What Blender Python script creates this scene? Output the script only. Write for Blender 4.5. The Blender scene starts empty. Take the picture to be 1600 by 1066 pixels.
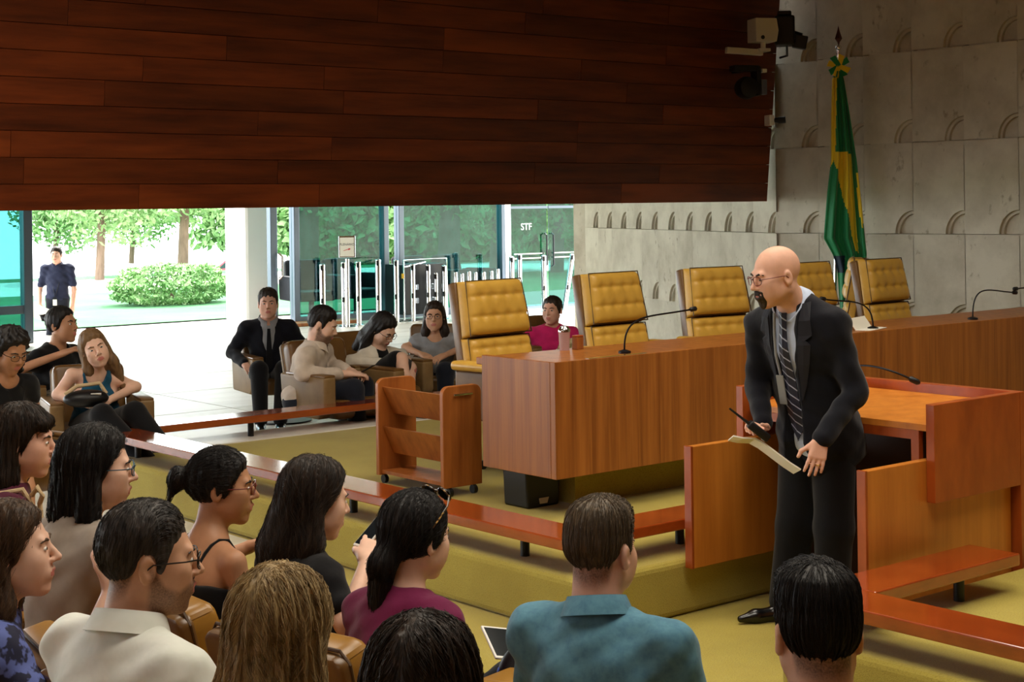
import bpy, bmesh, math, random
import numpy as np
from mathutils import Vector, Matrix, Euler

# ------------------------------------------------------------------ camera
# World axes: +X runs along the long judges' desk towards the stone wall, +Y away towards the glass front.
SC = bpy.context.scene
COL = SC.collection
F_PX, HEAD, ROLL, ZC = 2450.0, math.radians(50.4), 0.0133, 1.85
PPX, PPY = 800.0, 322.0
ch, sh = math.cos(HEAD), math.sin(HEAD)
FWD = Vector((ch, sh, 0)); RGT = Vector((sh, -ch, 0))
cam_d = bpy.data.cameras.new('camera'); cam = bpy.data.objects.new('camera', cam_d); COL.objects.link(cam)
cam_d.sensor_width = 36.0; cam_d.sensor_fit = 'HORIZONTAL'; cam_d.lens = F_PX / 1600 * 36
cam_d.shift_y = -(533 - PPY) / 1600; cam_d.clip_end = 400
cam.matrix_world = Matrix.Translation((0, 0, ZC)) @ Matrix.Rotation(HEAD - math.pi / 2, 4, 'Z') @ Matrix.Rotation(math.pi / 2, 4, 'X') @ Matrix.Rotation(-ROLL, 4, 'Z')
SC.camera = cam

# ------------------------------------------------------------------ sky, sun, hall lamps, exposure
W = bpy.data.worlds.new('sky'); SC.world = W; W.use_nodes = True
wn = W.node_tree.nodes; bg = wn['Background']
bg.inputs[0].default_value = (0.93, 0.97, 1.0, 1); bg.inputs[1].default_value = 8.0
sun_d = bpy.data.lights.new('sun', 'SUN'); sun_d.energy = 11.0; sun_d.angle = 0.01; sun_d.color = (1, 0.95, 0.86)
sun = bpy.data.objects.new('sun', sun_d); COL.objects.link(sun); sun.rotation_euler = (math.radians(38), 0, math.radians(130))
R_ = math.radians
def ceiling_lamp(x, y, z, sx, sy, watt, col=(1.0, 0.91, 0.76)):
    l = bpy.data.lights.new('ceiling_lamp', 'AREA'); l.shape = 'RECTANGLE'; l.size = sx; l.size_y = sy; l.energy = watt; l.color = col; l.spread = R_(150)
    o = bpy.data.objects.new('ceiling_lamp', l); COL.objects.link(o); o.location = (x, y, z); return o
CEIL = 5.3
ceiling_lamp(3.2, 2.6, CEIL - 0.08, 2.6, 2.6, 128)
ceiling_lamp(6.2, 5.2, CEIL - 0.08, 2.6, 2.2, 105)
ceiling_lamp(7.6, 2.2, CEIL - 0.08, 2.6, 2.2, 74)
ceiling_lamp(2.6, 7.6, CEIL - 0.08, 2.2, 2.2, 85)
SC.view_settings.view_transform = 'Standard'; SC.view_settings.look = 'None'
SC.view_settings.exposure = 0.0; SC.view_settings.gamma = 1.0; SC.view_settings.use_curve_mapping = False

# ------------------------------------------------------------------ where a picture point lies in the hall
def cam_pt(px, py, d):
    dx, dy = px - PPX, py - PPY
    a, b = dx - ROLL * dy, dy + ROLL * dx
    p = FWD * d + RGT * (a / F_PX * d); p.z = ZC - b / F_PX * d
    return p
def at_z(px, py, z):
    b = (py - PPY) + ROLL * (px - PPX)
    return cam_pt(px, py, (ZC - z) * F_PX / b)
def at_y(px, py, Y):
    q = cam_pt(px, py, 1.0); return cam_pt(px, py, Y / q.y)

# ------------------------------------------------------------------ materials
def srgb(r, g, b):
    f = lambda c: (c / 255 / 12.92) if c / 255 <= 0.04045 else ((c / 255 + 0.055) / 1.055) ** 2.4
    return (f(r), f(g), f(b), 1)
MATS = {}
def mat(name, col, rough=0.6, metal=0.0, spec=0.4, noise=None, bump=None, coat=0.0, sheen=0.0, sss=0.0, vary=False):
    """noise=(scale xyz, detail, colour2, lo, hi); bump=(scale xyz, strength, distance)"""
    if name in MATS: return MATS[name]
    m = bpy.data.materials.new(name); m.use_nodes = True; nt = m.node_tree; N = nt.nodes; L = nt.links
    p = N['Principled BSDF']; p.inputs['Base Color'].default_value = col; p.inputs['Roughness'].default_value = rough
    p.inputs['Metallic'].default_value = metal; p.inputs['Specular IOR Level'].default_value = spec
    p.inputs['Coat Weight'].default_value = coat; p.inputs['Coat Roughness'].default_value = 0.12
    p.inputs['Sheen Weight'].default_value = sheen
    if sss: p.inputs['Subsurface Weight'].default_value = sss; p.inputs['Subsurface Radius'].default_value = (0.012, 0.005, 0.003)
    tc = None
    def coords(sc):
        nonlocal tc
        if tc is None:
            tc = N.new('ShaderNodeTexCoord').outputs['Object']
            if vary:      # each piece is cut from another place of the block
                oi = N.new('ShaderNodeObjectInfo'); mu = N.new('ShaderNodeVectorMath'); mu.operation = 'MULTIPLY_ADD'; L.new(oi.outputs['Random'], mu.inputs[0]); mu.inputs[1].default_value = (37, 53, 71); L.new(tc, mu.inputs[2]); tc = mu.outputs[0]
        mp = N.new('ShaderNodeMapping'); mp.inputs['Scale'].default_value = sc; L.new(tc, mp.inputs['Vector']); return mp
    if noise:
        lst = noise if isinstance(noise, list) else [noise]; prev = None
        for (sc, det, c2, lo, hi) in lst:
            mp = coords(sc); n = N.new('ShaderNodeTexNoise'); n.inputs['Scale'].default_value = 1.0; n.inputs['Detail'].default_value = det
            n.inputs['Roughness'].default_value = 0.62; L.new(mp.outputs[0], n.inputs['Vector'])
            mr = N.new('ShaderNodeMapRange'); mr.inputs[1].default_value = lo; mr.inputs[2].default_value = hi; L.new(n.outputs['Fac'], mr.inputs[0])
            mx = N.new('ShaderNodeMix'); mx.data_type = 'RGBA'
            if prev is None: mx.inputs[6].default_value = col
            else: L.new(prev, mx.inputs[6])
            mx.inputs[7].default_value = c2; L.new(mr.outputs[0], mx.inputs[0]); prev = mx.outputs[2]
        L.new(prev, p.inputs['Base Color'])
    if bump:
        sc, st, di = bump; mp = coords(sc); n = N.new('ShaderNodeTexNoise'); n.inputs['Scale'].default_value = 1.0; n.inputs['Detail'].default_value = 4
        L.new(mp.outputs[0], n.inputs['Vector']); b = N.new('ShaderNodeBump'); b.inputs['Strength'].default_value = st; b.inputs['Distance'].default_value = di
        L.new(n.outputs['Fac'], b.inputs['Height']); L.new(b.outputs[0], p.inputs['Normal'])
    MATS[name] = m; return m
def per_object_tint(m, amount):
    nt = m.node_tree; p = nt.nodes['Principled BSDF']; oi = nt.nodes.new('ShaderNodeObjectInfo')
    mr = nt.nodes.new('ShaderNodeMapRange'); mr.inputs[3].default_value = 1 - amount; mr.inputs[4].default_value = 1 + amount * 0.6
    nt.links.new(oi.outputs['Random'], mr.inputs[0]); h = nt.nodes.new('ShaderNodeHueSaturation')
    src = p.inputs['Base Color'].links[0].from_socket; nt.links.new(src, h.inputs['Color']); nt.links.new(mr.outputs[0], h.inputs['Value'])
    nt.links.new(h.outputs[0], p.inputs['Base Color'])
M_plank = mat('dark_plank_wood', srgb(122, 54, 21), 0.38, spec=0.35, noise=[((0.9, 9, 9), 5, srgb(76, 29, 12), 0.35, 0.7), ((0.35, 1.2, 2.2), 3, srgb(150, 72, 28), 0.52, 0.8)], bump=((2, 40, 40), 0.12, 0.004), vary=True)
per_object_tint(M_plank, 0.3)
M_desk = mat('desk_veneer', srgb(168, 102, 44), 0.36, spec=0.4, noise=[((16, 16, 0.7), 5, srgb(124, 68, 26), 0.35, 0.72), ((60, 60, 1.5), 3, srgb(176, 112, 50), 0.5, 0.85)], bump=((80, 80, 3), 0.06, 0.001))
M_cart = mat('cart_veneer', srgb(176, 104, 48), 0.4, spec=0.4, noise=[((14, 14, 1.2), 5, srgb(134, 72, 28), 0.38, 0.72)])
M_rail = mat('red_rail_wood', srgb(164, 72, 26), 0.16, spec=0.6, noise=[((3, 3, 9), 4, srgb(126, 48, 16), 0.35, 0.75)], coat=1.0)
M_lect = mat('lectern_veneer', srgb(208, 130, 50), 0.32, spec=0.4, noise=[((14, 14, 1.0), 5, srgb(182, 106, 36), 0.38, 0.75)], coat=0.1)
M_lectred = mat('lectern_edge_wood', srgb(176, 86, 32), 0.3, spec=0.4, noise=[((5, 5, 2), 4, srgb(132, 54, 18), 0.38, 0.75)], coat=0.1)
M_carpet = mat('mustard_carpet', srgb(178, 162, 74), 0.95, spec=0.1, noise=[((1.3, 1.3, 1.3), 4, srgb(160, 142, 60), 0.35, 0.7), ((160, 160, 160), 2, srgb(136, 120, 50), 0.5, 0.8)], bump=((220, 220, 220), 0.5, 0.004), sheen=0.2)
M_marble = mat('pale_marble', srgb(222, 216, 204), 0.35, spec=0.4, noise=[((0.7, 2.6, 1), 6, srgb(186, 178, 162), 0.45, 0.75), ((3, 12, 3), 5, srgb(160, 150, 134), 0.64, 0.78)], vary=True)
per_object_tint(M_marble, 0.05)
M_stone = mat('travertine', srgb(204, 196, 176), 0.8, spec=0.2, noise=[((2.2, 2.2, 2.2), 6, srgb(176, 166, 146), 0.4, 0.7), ((9, 9, 6), 5, srgb(134, 121, 99), 0.62, 0.76)], bump=((30, 30, 30), 0.2, 0.004), vary=True)
per_object_tint(M_stone, 0.05)
M_leather = mat('tan_leather', srgb(212, 166, 70), 0.36, spec=0.45, noise=[((5, 5, 5), 4, srgb(194, 146, 56), 0.4, 0.75)], bump=((140, 140, 140), 0.12, 0.001))
M_brown = mat('brown_leather', srgb(118, 84, 42), 0.32, spec=0.5, noise=[((6, 6, 6), 4, srgb(94, 64, 32), 0.4, 0.75)], bump=((140, 140, 140), 0.12, 0.001))
M_seat = mat('ochre_leather', srgb(164, 118, 44), 0.34, spec=0.5, noise=[((5, 5, 5), 4, srgb(138, 96, 36), 0.4, 0.75)], bump=((140, 140, 140), 0.12, 0.001))
M_fab = mat('dull_brown_vinyl', srgb(136, 108, 70), 0.5, spec=0.35, noise=[((6, 6, 6), 4, srgb(116, 90, 56), 0.4, 0.75)])
M_pip = mat('dark_piping', srgb(70, 46, 22), 0.5)
M_black = mat('black_plastic', srgb(16, 16, 18), 0.42)
M_blackm = mat('black_metal', srgb(22, 22, 26), 0.35, metal=0.6)
M_chrome = mat('chrome', srgb(225, 228, 232), 0.12, metal=1.0)
M_alu = mat('anodised_frame', srgb(96, 106, 118), 0.35, metal=0.7)
M_white = mat('white_paint', srgb(236, 234, 228), 0.5)
M_beige = mat('beige_casing', srgb(206, 200, 184), 0.45)
M_paper = mat('paper', srgb(240, 236, 222), 0.7)
M_dcloth = mat('charcoal_upholstery', srgb(38, 42, 50), 0.7, noise=[((20, 20, 20), 3, srgb(28, 31, 38), 0.4, 0.7)])
M_ceil = mat('ceiling_paint', srgb(150, 135, 112), 0.9)

# ------------------------------------------------------------------ mesh helpers
def link(name, me, m=None, parent=None, mats=None, smooth=False):
    o = bpy.data.objects.new(name, me); COL.objects.link(o)
    if mats:
        for q in mats: me.materials.append(q)
    elif m and not me.materials: me.materials.append(m)
    if parent: o.parent = parent
    if smooth: me.polygons.foreach_set('use_smooth', [True] * len(me.polygons))
    return o
def tag(o, label=None, cat=None, group=None, kind=None):
    if label: o['label'] = label
    if cat: o['category'] = cat
    if group: o['group'] = group
    if kind: o['kind'] = kind
    return o
def thing(name, loc, rz, label, cat, group=None):
    o = bpy.data.objects.new(name, None); COL.objects.link(o); o.empty_display_size = 0.1
    o.location = loc; o.rotation_euler = (0, 0, rz); return tag(o, label, cat, group)
class MB:
    """collects shapes; build() links them as ONE mesh object"""
    def __init__(s): s.bm = bmesh.new()
    def box(s, x0, x1, y0, y1, z0, z1, bev=0.0, seg=2, mx=None):
        t = bmesh.new(); bmesh.ops.create_cube(t, size=1)
        for v in t.verts: v.co = Vector(((x0 + x1) / 2 + v.co.x * (x1 - x0), (y0 + y1) / 2 + v.co.y * (y1 - y0), (z0 + z1) / 2 + v.co.z * (z1 - z0)))
        if bev: bmesh.ops.bevel(t, geom=t.edges[:] , offset=bev, segments=seg, profile=0.5, affect='EDGES')
        return s._add(t, mx)
    def prism(s, pts, y0, y1, axis='Y', bev=0.0, mx=None, seg=2):
        """polygon pts in the two other axes, extruded along axis"""
        t = bmesh.new()
        f = {'Y': lambda p, q: (p[0], q, p[1]), 'X': lambda p, q: (q, p[0], p[1]), 'Z': lambda p, q: (p[0], p[1], q)}[axis]
        vs = [t.verts.new(f(p, y0)) for p in pts]; fc = t.faces.new(vs)
        r = bmesh.ops.extrude_face_region(t, geom=[fc]); dv = Vector(f((0, 0), y1)) - Vector(f((0, 0), y0))
        for g in r['geom']:
            if isinstance(g, bmesh.types.BMVert): g.co += dv
        bmesh.ops.recalc_face_normals(t, faces=t.faces[:])
        if bev: bmesh.ops.bevel(t, geom=t.edges[:], offset=bev, segments=seg, profile=0.5, affect='EDGES')
        return s._add(t, mx)
    def tube(s, path, r, n=8, mx=None):
        t = bmesh.new(); path = [Vector(p) for p in path]; rr = r if isinstance(r, (list, tuple)) else [r] * len(path); rings = []
        up = None
        for i, p in enumerate(path):
            d = (path[min(i + 1, len(path) - 1)] - path[max(i - 1, 0)]).normalized()
            if up is None: up = Vector((0, 0, 1)) if abs(d.z) < 0.9 else Vector((1, 0, 0))
            a = d.cross(up)
            if a.length < 1e-4: a = d.cross(Vector((0, 1, 0)))
            a.normalize(); b = a.cross(d).normalized(); up = b
            rings.append([t.verts.new(p + (a * math.cos(k * 2 * math.pi / n) + b * math.sin(k * 2 * math.pi / n)) * rr[i]) for k in range(n)])
        for i in range(len(rings) - 1):
            for k in range(n): t.faces.new((rings[i][k], rings[i][(k + 1) % n], rings[i + 1][(k + 1) % n], rings[i + 1][k]))
        t.faces.new(rings[0][::-1]); t.faces.new(rings[-1]); bmesh.ops.recalc_face_normals(t, faces=t.faces[:])
        return s._add(t, mx)
    def lathe(s, prof, n=20, mx=None, c=(0, 0, 0)):
        t = bmesh.new(); rings = []
        for (r, z) in prof: rings.append([t.verts.new((c[0] + r * math.cos(k * 2 * math.pi / n), c[1] + r * math.sin(k * 2 * math.pi / n), c[2] + z)) for k in range(n)])
        for i in range(len(rings) - 1):
            for k in range(n): t.faces.new((rings[i][k], rings[i][(k + 1) % n], rings[i + 1][(k + 1) % n], rings[i + 1][k]))
        t.faces.new(rings[0][::-1]); t.faces.new(rings[-1])
        return s._add(t, mx)
    def _add(s, t, mx):
        if mx is not None: t.transform(mx)
        me = bpy.data.meshes.new('t'); t.to_mesh(me); t.free(); s.bm.from_mesh(me); bpy.data.meshes.remove(me); return s
    def mesh(s, name):
        me = bpy.data.meshes.new(name); s.bm.to_mesh(me); s.bm.free(); return me
    def build(s, name, m, parent=None, smooth=False):
        me = s.mesh(name); o = link(name, me, m, parent)
        if smooth: smooth_by_angle(me)
        return o
def smooth_by_angle(me, ang=0.7):
    me.polygons.foreach_set('use_smooth', [True] * len(me.polygons)); me.set_sharp_from_angle(angle=ang)
def copy_tree(o, parent=None):
    c = o.copy(); COL.objects.link(c)
    if parent: c.parent = parent
    for k in list(o.children): copy_tree(k, c)
    return c
R = math.radians
def text_to_mesh(t):
    me = bpy.data.meshes.new_from_object(t.evaluated_get(bpy.context.evaluated_depsgraph_get())); m = link('lettering', me, None, t.parent); m.location = t.location; m.rotation_euler = t.rotation_euler
    bpy.data.objects.remove(t); return m
# ================================================================== the hall
DX, DZ = 4.45, 0.25                      # left edge and height of the dais
tag(MB().box(-7, 13.5, -5, 9.95, -0.1, 0.0).build('floor_carpet', M_carpet), kind='structure')
d1 = tag(MB().prism([(DX, 4.95), (12.6, 4.95), (12.6, 9.53), (DX, 9.53)], 0.0, DZ, 'Z', bev=0.03, seg=3).build('floor_dais', M_carpet), kind='structure')
tag(MB().prism([(DX, -3.5), (12.6, -3.5), (12.6, 3.86), (DX, 3.86)], 0.0, DZ, 'Z', bev=0.03, seg=3).build('floor_dais', M_carpet), kind='structure')
tag(MB().box(DX, 12.6, 9.535, 9.95, 0.0, DZ, 0.01).build('trim_1', M_marble), kind='structure')
# marble floor of slabs
mf = tag(MB().box(-10, 17, 9.951, 24.0, -0.12, -0.02).build('floor_marble', M_marble), kind='structure')
mf2 = MB().box(-10, DX, 8.0, 9.949, -0.05, -0.01)
slab_me = MB().box(0, 2.39, 0, 1.49, -0.02, 0.0, 0.004, 1).mesh('slab'); slab_me.materials.append(M_marble)
for i in range(11):
    for j in range(9):
        o = link('slab', slab_me, None, mf); o.location = (-9.5 + i * 2.4, 9.96 + j * 1.5, 0.0)
slab2 = MB().box(0, 1.39, 0, 1.19, 0.0, 0.004, 0.002, 1).mesh('slab'); slab2.materials.append(M_marble)
for i in range(5):
    for j in range(2):
        o = link('slab', slab2, None, mf); o.location = (-2.56 + i * 1.4, 7.545 + j * 1.2, 0.0)
tag(MB().box(-6.35, 13.5, -5, 11.3, CEIL, CEIL + 0.2).build('ceiling', M_ceil), kind='structure')
tag(MB().box(-10, 17, 11.3, 22.6, 3.3, 3.5).build('ceiling_lobby', M_ceil), kind='structure')
tag(MB().box(-7.3, -7.0, -5, 11, 0, CEIL).build('wall_left', M_desk), kind='structure')
tag(MB().box(-7, 13.5, -5.3, -5.0, 0, CEIL).build('wall_front', M_desk), kind='structure')
# ---- plank wall hanging over the far side, leaning a little into the hall
YW, ZW, XWE = 10.9, 1.865, 12.46
wall = tag(MB().prism([(YW + 0.02, ZW + 0.012), (YW + 0.3, ZW + 0.012), (YW + 0.3, CEIL), (YW + 0.02 - 0.1 * (CEIL - ZW), CEIL)], -7.0, XWE - 0.015, 'X').build('wall_back', mat('plank_backing', srgb(20, 9, 5), 0.8)), kind='structure')
rnd = random.Random(4); PH = 0.191; lean = math.atan(0.1)
pl_len = [1.6, 2.1, 2.7, 3.4]; pl_me = {}
for Lp in pl_len:
    pl_me[Lp] = MB().box(0, Lp - 0.003, -0.02, 0.0, 0.0, PH - 0.003, 0.0015, 1).mesh('plank'); pl_me[Lp].materials.append(M_plank)
for k in range(18):
    x = XWE; z = ZW + k * PH
    while x > -6.9:
        Lp = rnd.choice(pl_len)
        if k % 3 == 1 and x == XWE: Lp = 1.6
        o = link('plank', pl_me[Lp], None, wall); o.rotation_euler = (lean, 0, 0)
        o.location = (x - Lp, YW + 0.012 - 0.1 * (z - ZW) - rnd.uniform(0, 0.004), z); x -= Lp
# ---- stone wall of relief slabs
S_, RH, NW, NH = 0.578, 0.884, 0.208, 0.223
def niche_slab():
    bm = bmesh.new(); n = 12; th = [k * math.pi / 2 / n for k in range(n + 1)]; g = 0.003
    def ring(sc, w): return [bm.verts.new((S_ - g - NW * sc * math.cos(t), w, NH * sc * math.sin(t) + g)) for t in th]
    r0 = ring(1.0, 0)
    front = [bm.verts.new((g, 0, g))] + r0 + [bm.verts.new((S_ - g, 0, RH - g)), bm.verts.new((g, 0, RH - g))]
    bm.faces.new(front)
    prev = r0
    for sc, w in ((0.985, 0.03), (0.86, 0.03), (0.85, 0.062), (0.5, 0.066)):
        cur = ring(sc, w)
        for k in range(n): bm.faces.new((prev[k + 1], prev[k], cur[k], cur[k + 1]))
        prev = cur
    c = bm.verts.new((S_ - g, 0.08, g))
    for k in range(n): bm.faces.new((prev[k + 1], prev[k], c))
    # sides and back
    b = [bm.verts.new(p) for p in ((g, 0.1, g), (S_ - g, 0.1, g), (S_ - g, 0.1, RH - g), (g, 0.1, RH - g))]
    f0, fR, fT = front[0], front[-2], front[-1]
    bm.faces.new((f0, fT, b[3], b[0])); bm.faces.new((fT, fR, b[2], b[3])); bm.faces.new((b[0], b[3], b[2], b[1]))
    bmesh.ops.recalc_face_normals(bm, faces=bm.faces[:])
    me = bpy.data.meshes.new('stone_slab'); bm.to_mesh(me); bm.free(); me.materials.append(M_stone); return me
ns = niche_slab()
CX, CY = 12.63, 10.955
Z0 = 1.529 - 2 * RH
wr = tag(MB().box(CX + 0.11, CX + 0.4, -5, CY, 0, CEIL).build('wall_right', M_stone), kind='structure')
for i in range(15):
    for j in range(7):
        z = Z0 + j * RH
        if z + RH < 0.2: continue
        o = link('stone_slab', ns, None, wr); o.rotation_euler = (0, 0, -math.pi / 2)
        o.location = (CX, CY - 0.027 - i * S_, z)
sd = Vector((0.400, 0.9155, 0)); sn = Vector((-0.9155, 0.400, 0))      # the wall bends outward past the planks
ang = math.atan2(-sd.y, -sd.x)
ws = MB(); ws.prism([(CX + 0.12, CY), (CX + 0.12 + sd.x * 6.35, CY + sd.y * 6.35), (CX + 0.5 + sd.x * 6.35, CY + sd.y * 6.35), (CX + 0.5, CY)], 0, 3.3, 'Z')
wf = tag(ws.build('wall_far', M_stone), kind='structure')
for i in range(11):
    for j in range(1, 5):
        z = Z0 + j * RH
        p = Vector((CX, CY, 0)) + sd * (-0.07 + (i + 1) * 0.57)
        o = link('stone_slab', ns, None, wf); o.rotation_euler = (0, 0, ang); o.location = (p.x, p.y, z); o.scale = (0.57 / S_, 1, 1)

tag(MB().box(15.4, 24.0, 16.9, 17.2, 0, 3.3).build('wall_sky_block', M_stone), kind='structure')  # unseen wall added so the panes don't mirror the bright sky
# ---- glass front
YF = 21.5
def fx(px): return at_y(px, 400, YF).x
m_gl = bpy.data.materials.new('tinted_glass'); m_gl.use_nodes = True
nt = m_gl.node_tree; nt.nodes.remove(nt.nodes['Principled BSDF'])
tr = nt.nodes.new('ShaderNodeBsdfTransparent'); tr.inputs[0].default_value = (0.19, 0.42, 0.41, 1)
gl = nt.nodes.new('ShaderNodeBsdfGlossy'); gl.inputs['Roughness'].default_value = 0.03; gl.inputs[0].default_value = (0.8, 0.95, 1, 1)
mx = nt.nodes.new('ShaderNodeMixShader'); mx.inputs[0].default_value = 0.05
nt.links.new(tr.outputs[0], mx.inputs[1]); nt.links.new(gl.outputs[0], mx.inputs[2])
nt.links.new(mx.outputs[0], nt.nodes['Material Output'].inputs[0])
def bay(n, x0, x1, mull=0.12, rail=None):
    w = thing('window_%d' % n, (x0, YF, 0), 0, None, None); w['kind'] = 'structure'
    MB().box(0, x1 - x0, -0.008, 0.008, 0.12, 3.0).build('pane', m_gl, w)
    fb = MB().box(0, mull, -0.08, 0.08, 0, 3.0, 0.008); fb.box(x1 - x0 - mull, x1 - x0, -0.08, 0.08, 0, 3.0, 0.008)
    fb.box(mull, x1 - x0 - mull, -0.06, 0.06, 0, 0.12); fb.box(mull, x1 - x0 - mull, -0.06, 0.06, 2.9, 3.0)
    if rail: fb.box(mull, x1 - x0 - mull, -0.06, 0.06, rail, rail + 0.12)
    fb.build('window_frame', M_alu, w); return w
bay(1, fx(-260), fx(48), 0.13, 0.42)
bay(2, fx(456), fx(604), 0.1)
bay(3, fx(620), fx(787), 0.1)
def door(n, x0, x1, text=None):
    w = thing('door_%d' % n, (x0, YF, 0), 0, None, None); w['kind'] = 'structure'; wd = x1 - x0
    MB().box(0.01, wd - 0.01, -0.006, 0.006, 0.02, 2.2).build('pane', m_gl, w)
    fb = MB().box(0.0, wd, -0.03, 0.03, 1.80, 1.845); fb.box(0.0, wd, -0.03, 0.03, 0.0, 0.05); fb.build('rail', M_alu, w)
    MB().box(0.1, wd - 0.1, -0.035, -0.015, 0.98, 1.0).box(0.1, wd - 0.1, -0.035, -0.015, 0.90, 0.92).build('push_bar', M_chrome, w)
    if text:
        c = bpy.data.curves.new('lettering', 'FONT'); c.body = text; c.size = 0.17; c.align_x = 'CENTER'; c.extrude = 0.001
        t = bpy.data.objects.new('lettering', c); COL.objects.link(t); t.parent = w; t.location = (wd * 0.45, -0.012, 1.42); t.rotation_euler = (math.pi / 2, 0, 0)
        c.materials.append(M_white); text_to_mesh(t)
    return w
xa, xb, xc = fx(795), fx(855), fx(925)
dl = door(1, xa, xb, 'STF'); dr = door(2, xb + 0.02, xc + 0.35)
for w, x in ((dl, xb - xa - 0.08), (dr, 0.06)):
    MB().tube([(x, -0.03, 0.75), (x, -0.09, 0.78), (x, -0.09, 1.32), (x, -0.03, 1.35)], 0.016).build('handle', M_black, w)
tag(MB().box(fx(785), fx(794), YF - 0.09, YF + 0.09, 0, 3.0, 0.01).build('trim_2', M_chrome), kind='structure')
tag(MB().box(fx(420), fx(431), YF - 0.06, YF + 0.06, 0, 3.0, 0.01).build('trim_3', M_alu), kind='structure')
hd = MB().tube([(fx(431), YF - 0.1, 0.75), (fx(433), YF - 0.16, 0.8), (fx(433), YF - 0.16, 1.1), (fx(431), YF - 0.1, 1.15)], 0.02)
tag(hd.build('door_handle', M_chrome), 'chrome pull handle on the open glass door beside the white column', 'handle')
tag(MB().box(fx(432), fx(540), YF - 0.45, YF - 0.1, 0.0, 0.06, 0.01).build('trim_4', M_cart), kind='structure')

# ---- outdoors
M_grass = mat('lawn_grass', srgb(72, 118, 80), 0.9, spec=0.1, noise=[((0.5, 0.5, 0.5), 4, srgb(88, 134, 90), 0.4, 0.7)], bump=((30, 30, 30), 0.4, 0.03))
M_pave = mat('pale_paving', srgb(214, 208, 198), 0.8, noise=[((2, 2, 2), 3, srgb(196, 190, 180), 0.4, 0.7)])
M_leaf = mat('leaf', srgb(142, 176, 116), 0.6, noise=[((3, 3, 3), 3, srgb(92, 136, 74), 0.4, 0.7)])
M_bark = mat('bark', srgb(120, 100, 84), 0.9, noise=[((8, 8, 2), 4, srgb(92, 76, 62), 0.4, 0.7)])
tag(MB().box(-60, 90, 21.45, 22.6, -0.1, -0.021).build('ground_paving', M_pave), kind='structure')
tag(MB().box(-60, 90, 22.6, 34.0, -0.1, -0.02).build('ground_lawn', M_grass), kind='structure')
tag(MB().box(-60, 90, 34.0, 41.0, -0.1, -0.03).build('ground_road', M_pave), kind='structure')
tag(MB().prism([(41.0, -0.02), (43.0, -0.02), (100.0, -3.2), (100.0, -3.4), (41.0, -0.2)], -60, 90, 'X').build('ground_lawn', M_grass), kind='structure')   # the land falls away beyond the road
cx = at_y(396, 400, 22.9).x
oc = MB(); oc.box(-0.3, 0.34, -0.35, 0.35, 0, 4.2, 0.06)
o = oc.build('outer_column', M_white); o.location = (cx, 23.0, -0.02); tag(o, 'tall white column outside the glass front, left of the open door', 'column')
def leaf_cloud(cent, rad, n, size, seed, shell=0.55):
    r = np.random.default_rng(seed); d = r.normal(size=(n, 3)); d /= np.linalg.norm(d, axis=1)[:, None]
    rr = (shell + (1 - shell) * r.random(n)) ** 0.7; bumpy = 1 + 0.10 * np.sin(d[:, 0] * 7 + seed) * np.cos(d[:, 1] * 6) + 0.06 * np.sin(d[:, 2] * 11)
    c = np.array(cent) + d * rr[:, None] * bumpy[:, None] * np.array(rad)
    a = r.normal(size=(n, 3)); a /= np.linalg.norm(a, axis=1)[:, None]; b = np.cross(a, r.normal(size=(n, 3))); b /= np.linalg.norm(b, axis=1)[:, None]
    s = size * (0.6 + 0.8 * r.random(n))[:, None]
    V = np.stack([c - a * s, c + b * s * 0.45, c + a * s, c - b * s * 0.45], 1).reshape(-1, 3)
    me = bpy.data.meshes.new('foliage'); me.from_pydata(V.tolist(), [], [tuple(range(4 * i, 4 * i + 4)) for i in range(n)]); return me
bp = at_z(302, 476, 0.0)
bu = thing('garden_bush', (bp.x, bp.y + 0.9, -0.02), 0, 'rounded clipped green bush on the lawn outside, left of the white column', 'bush')
fo = link('foliage', leaf_cloud((0, 0, 0.36), (1.25, 0.9, 0.46), 9000, 0.05, 3, 0.82), M_leaf, bu); fo['kind'] = 'stuff'
MB().tube([(0, 0, 0), (0, 0, 0.4)], 0.05).build('stem', M_bark, bu)
def tree(px, d, h, lab, seed, tr=0.13, n=5200, lean=0.4):
    p = cam_pt(px, 400, d); t = thing('garden_tree', (p.x, p.y, -0.03), 0, lab, 'tree', 'trees beyond the lawn'); rr = random.Random(seed)
    tk = MB(); tk.tube([(0, 0, 0), (0.1, 0, h * 0.4), (lean, 0.1, h)], [tr, tr * 0.8, tr * 0.5], 10)
    for k in range(4):
        a = rr.uniform(0, 6.28); tk.tube([(0.1 + lean * 0.3, 0, h * (0.5 + 0.08 * k)), (math.cos(a) * 1.3, math.sin(a) * 1.3, h * (0.75 + 0.08 * k))], [tr * 0.45, tr * 0.2], 6)
    tk.build('trunk', M_bark, t, True)
    f = link('foliage', leaf_cloud((lean, 0, max(2.4, h * 0.62)), (1.9, 1.9, 1.75), int(n * 1.0), 0.10, seed, 0.3), M_leaf, t); f['kind'] = 'stuff'
tree(155, 43, 4.4, 'slim tree with a straight trunk, nearest the standing man on the lawn', 11)
tree(285, 47, 5.2, 'thin pale tree rising behind the clipped bush', 12, 0.17)
tree(85, 52, 3.6, 'low leafy tree behind the man in the navy polo shirt', 13, 0.1, 7000)
tree(205, 56, 3.4, 'small palm-like tree between the two slim trunks', 14, 0.1, 5000)
tree(476, 38, 5.5, 'thick trunked tree standing in for a reflection in the glass behind the sign stand', 15, 0.35, 5000)  # this and the next three trees replace reflections in the panes
tree(700, 40, 5.5, 'dark trunk standing in for a reflection in the middle of the second glass bay', 16, 0.32, 5000)
tree(775, 46, 4.2, 'leafy tree standing in for a reflection in the glass left of the lettered door', 17, 0.22, 7000)
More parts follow.
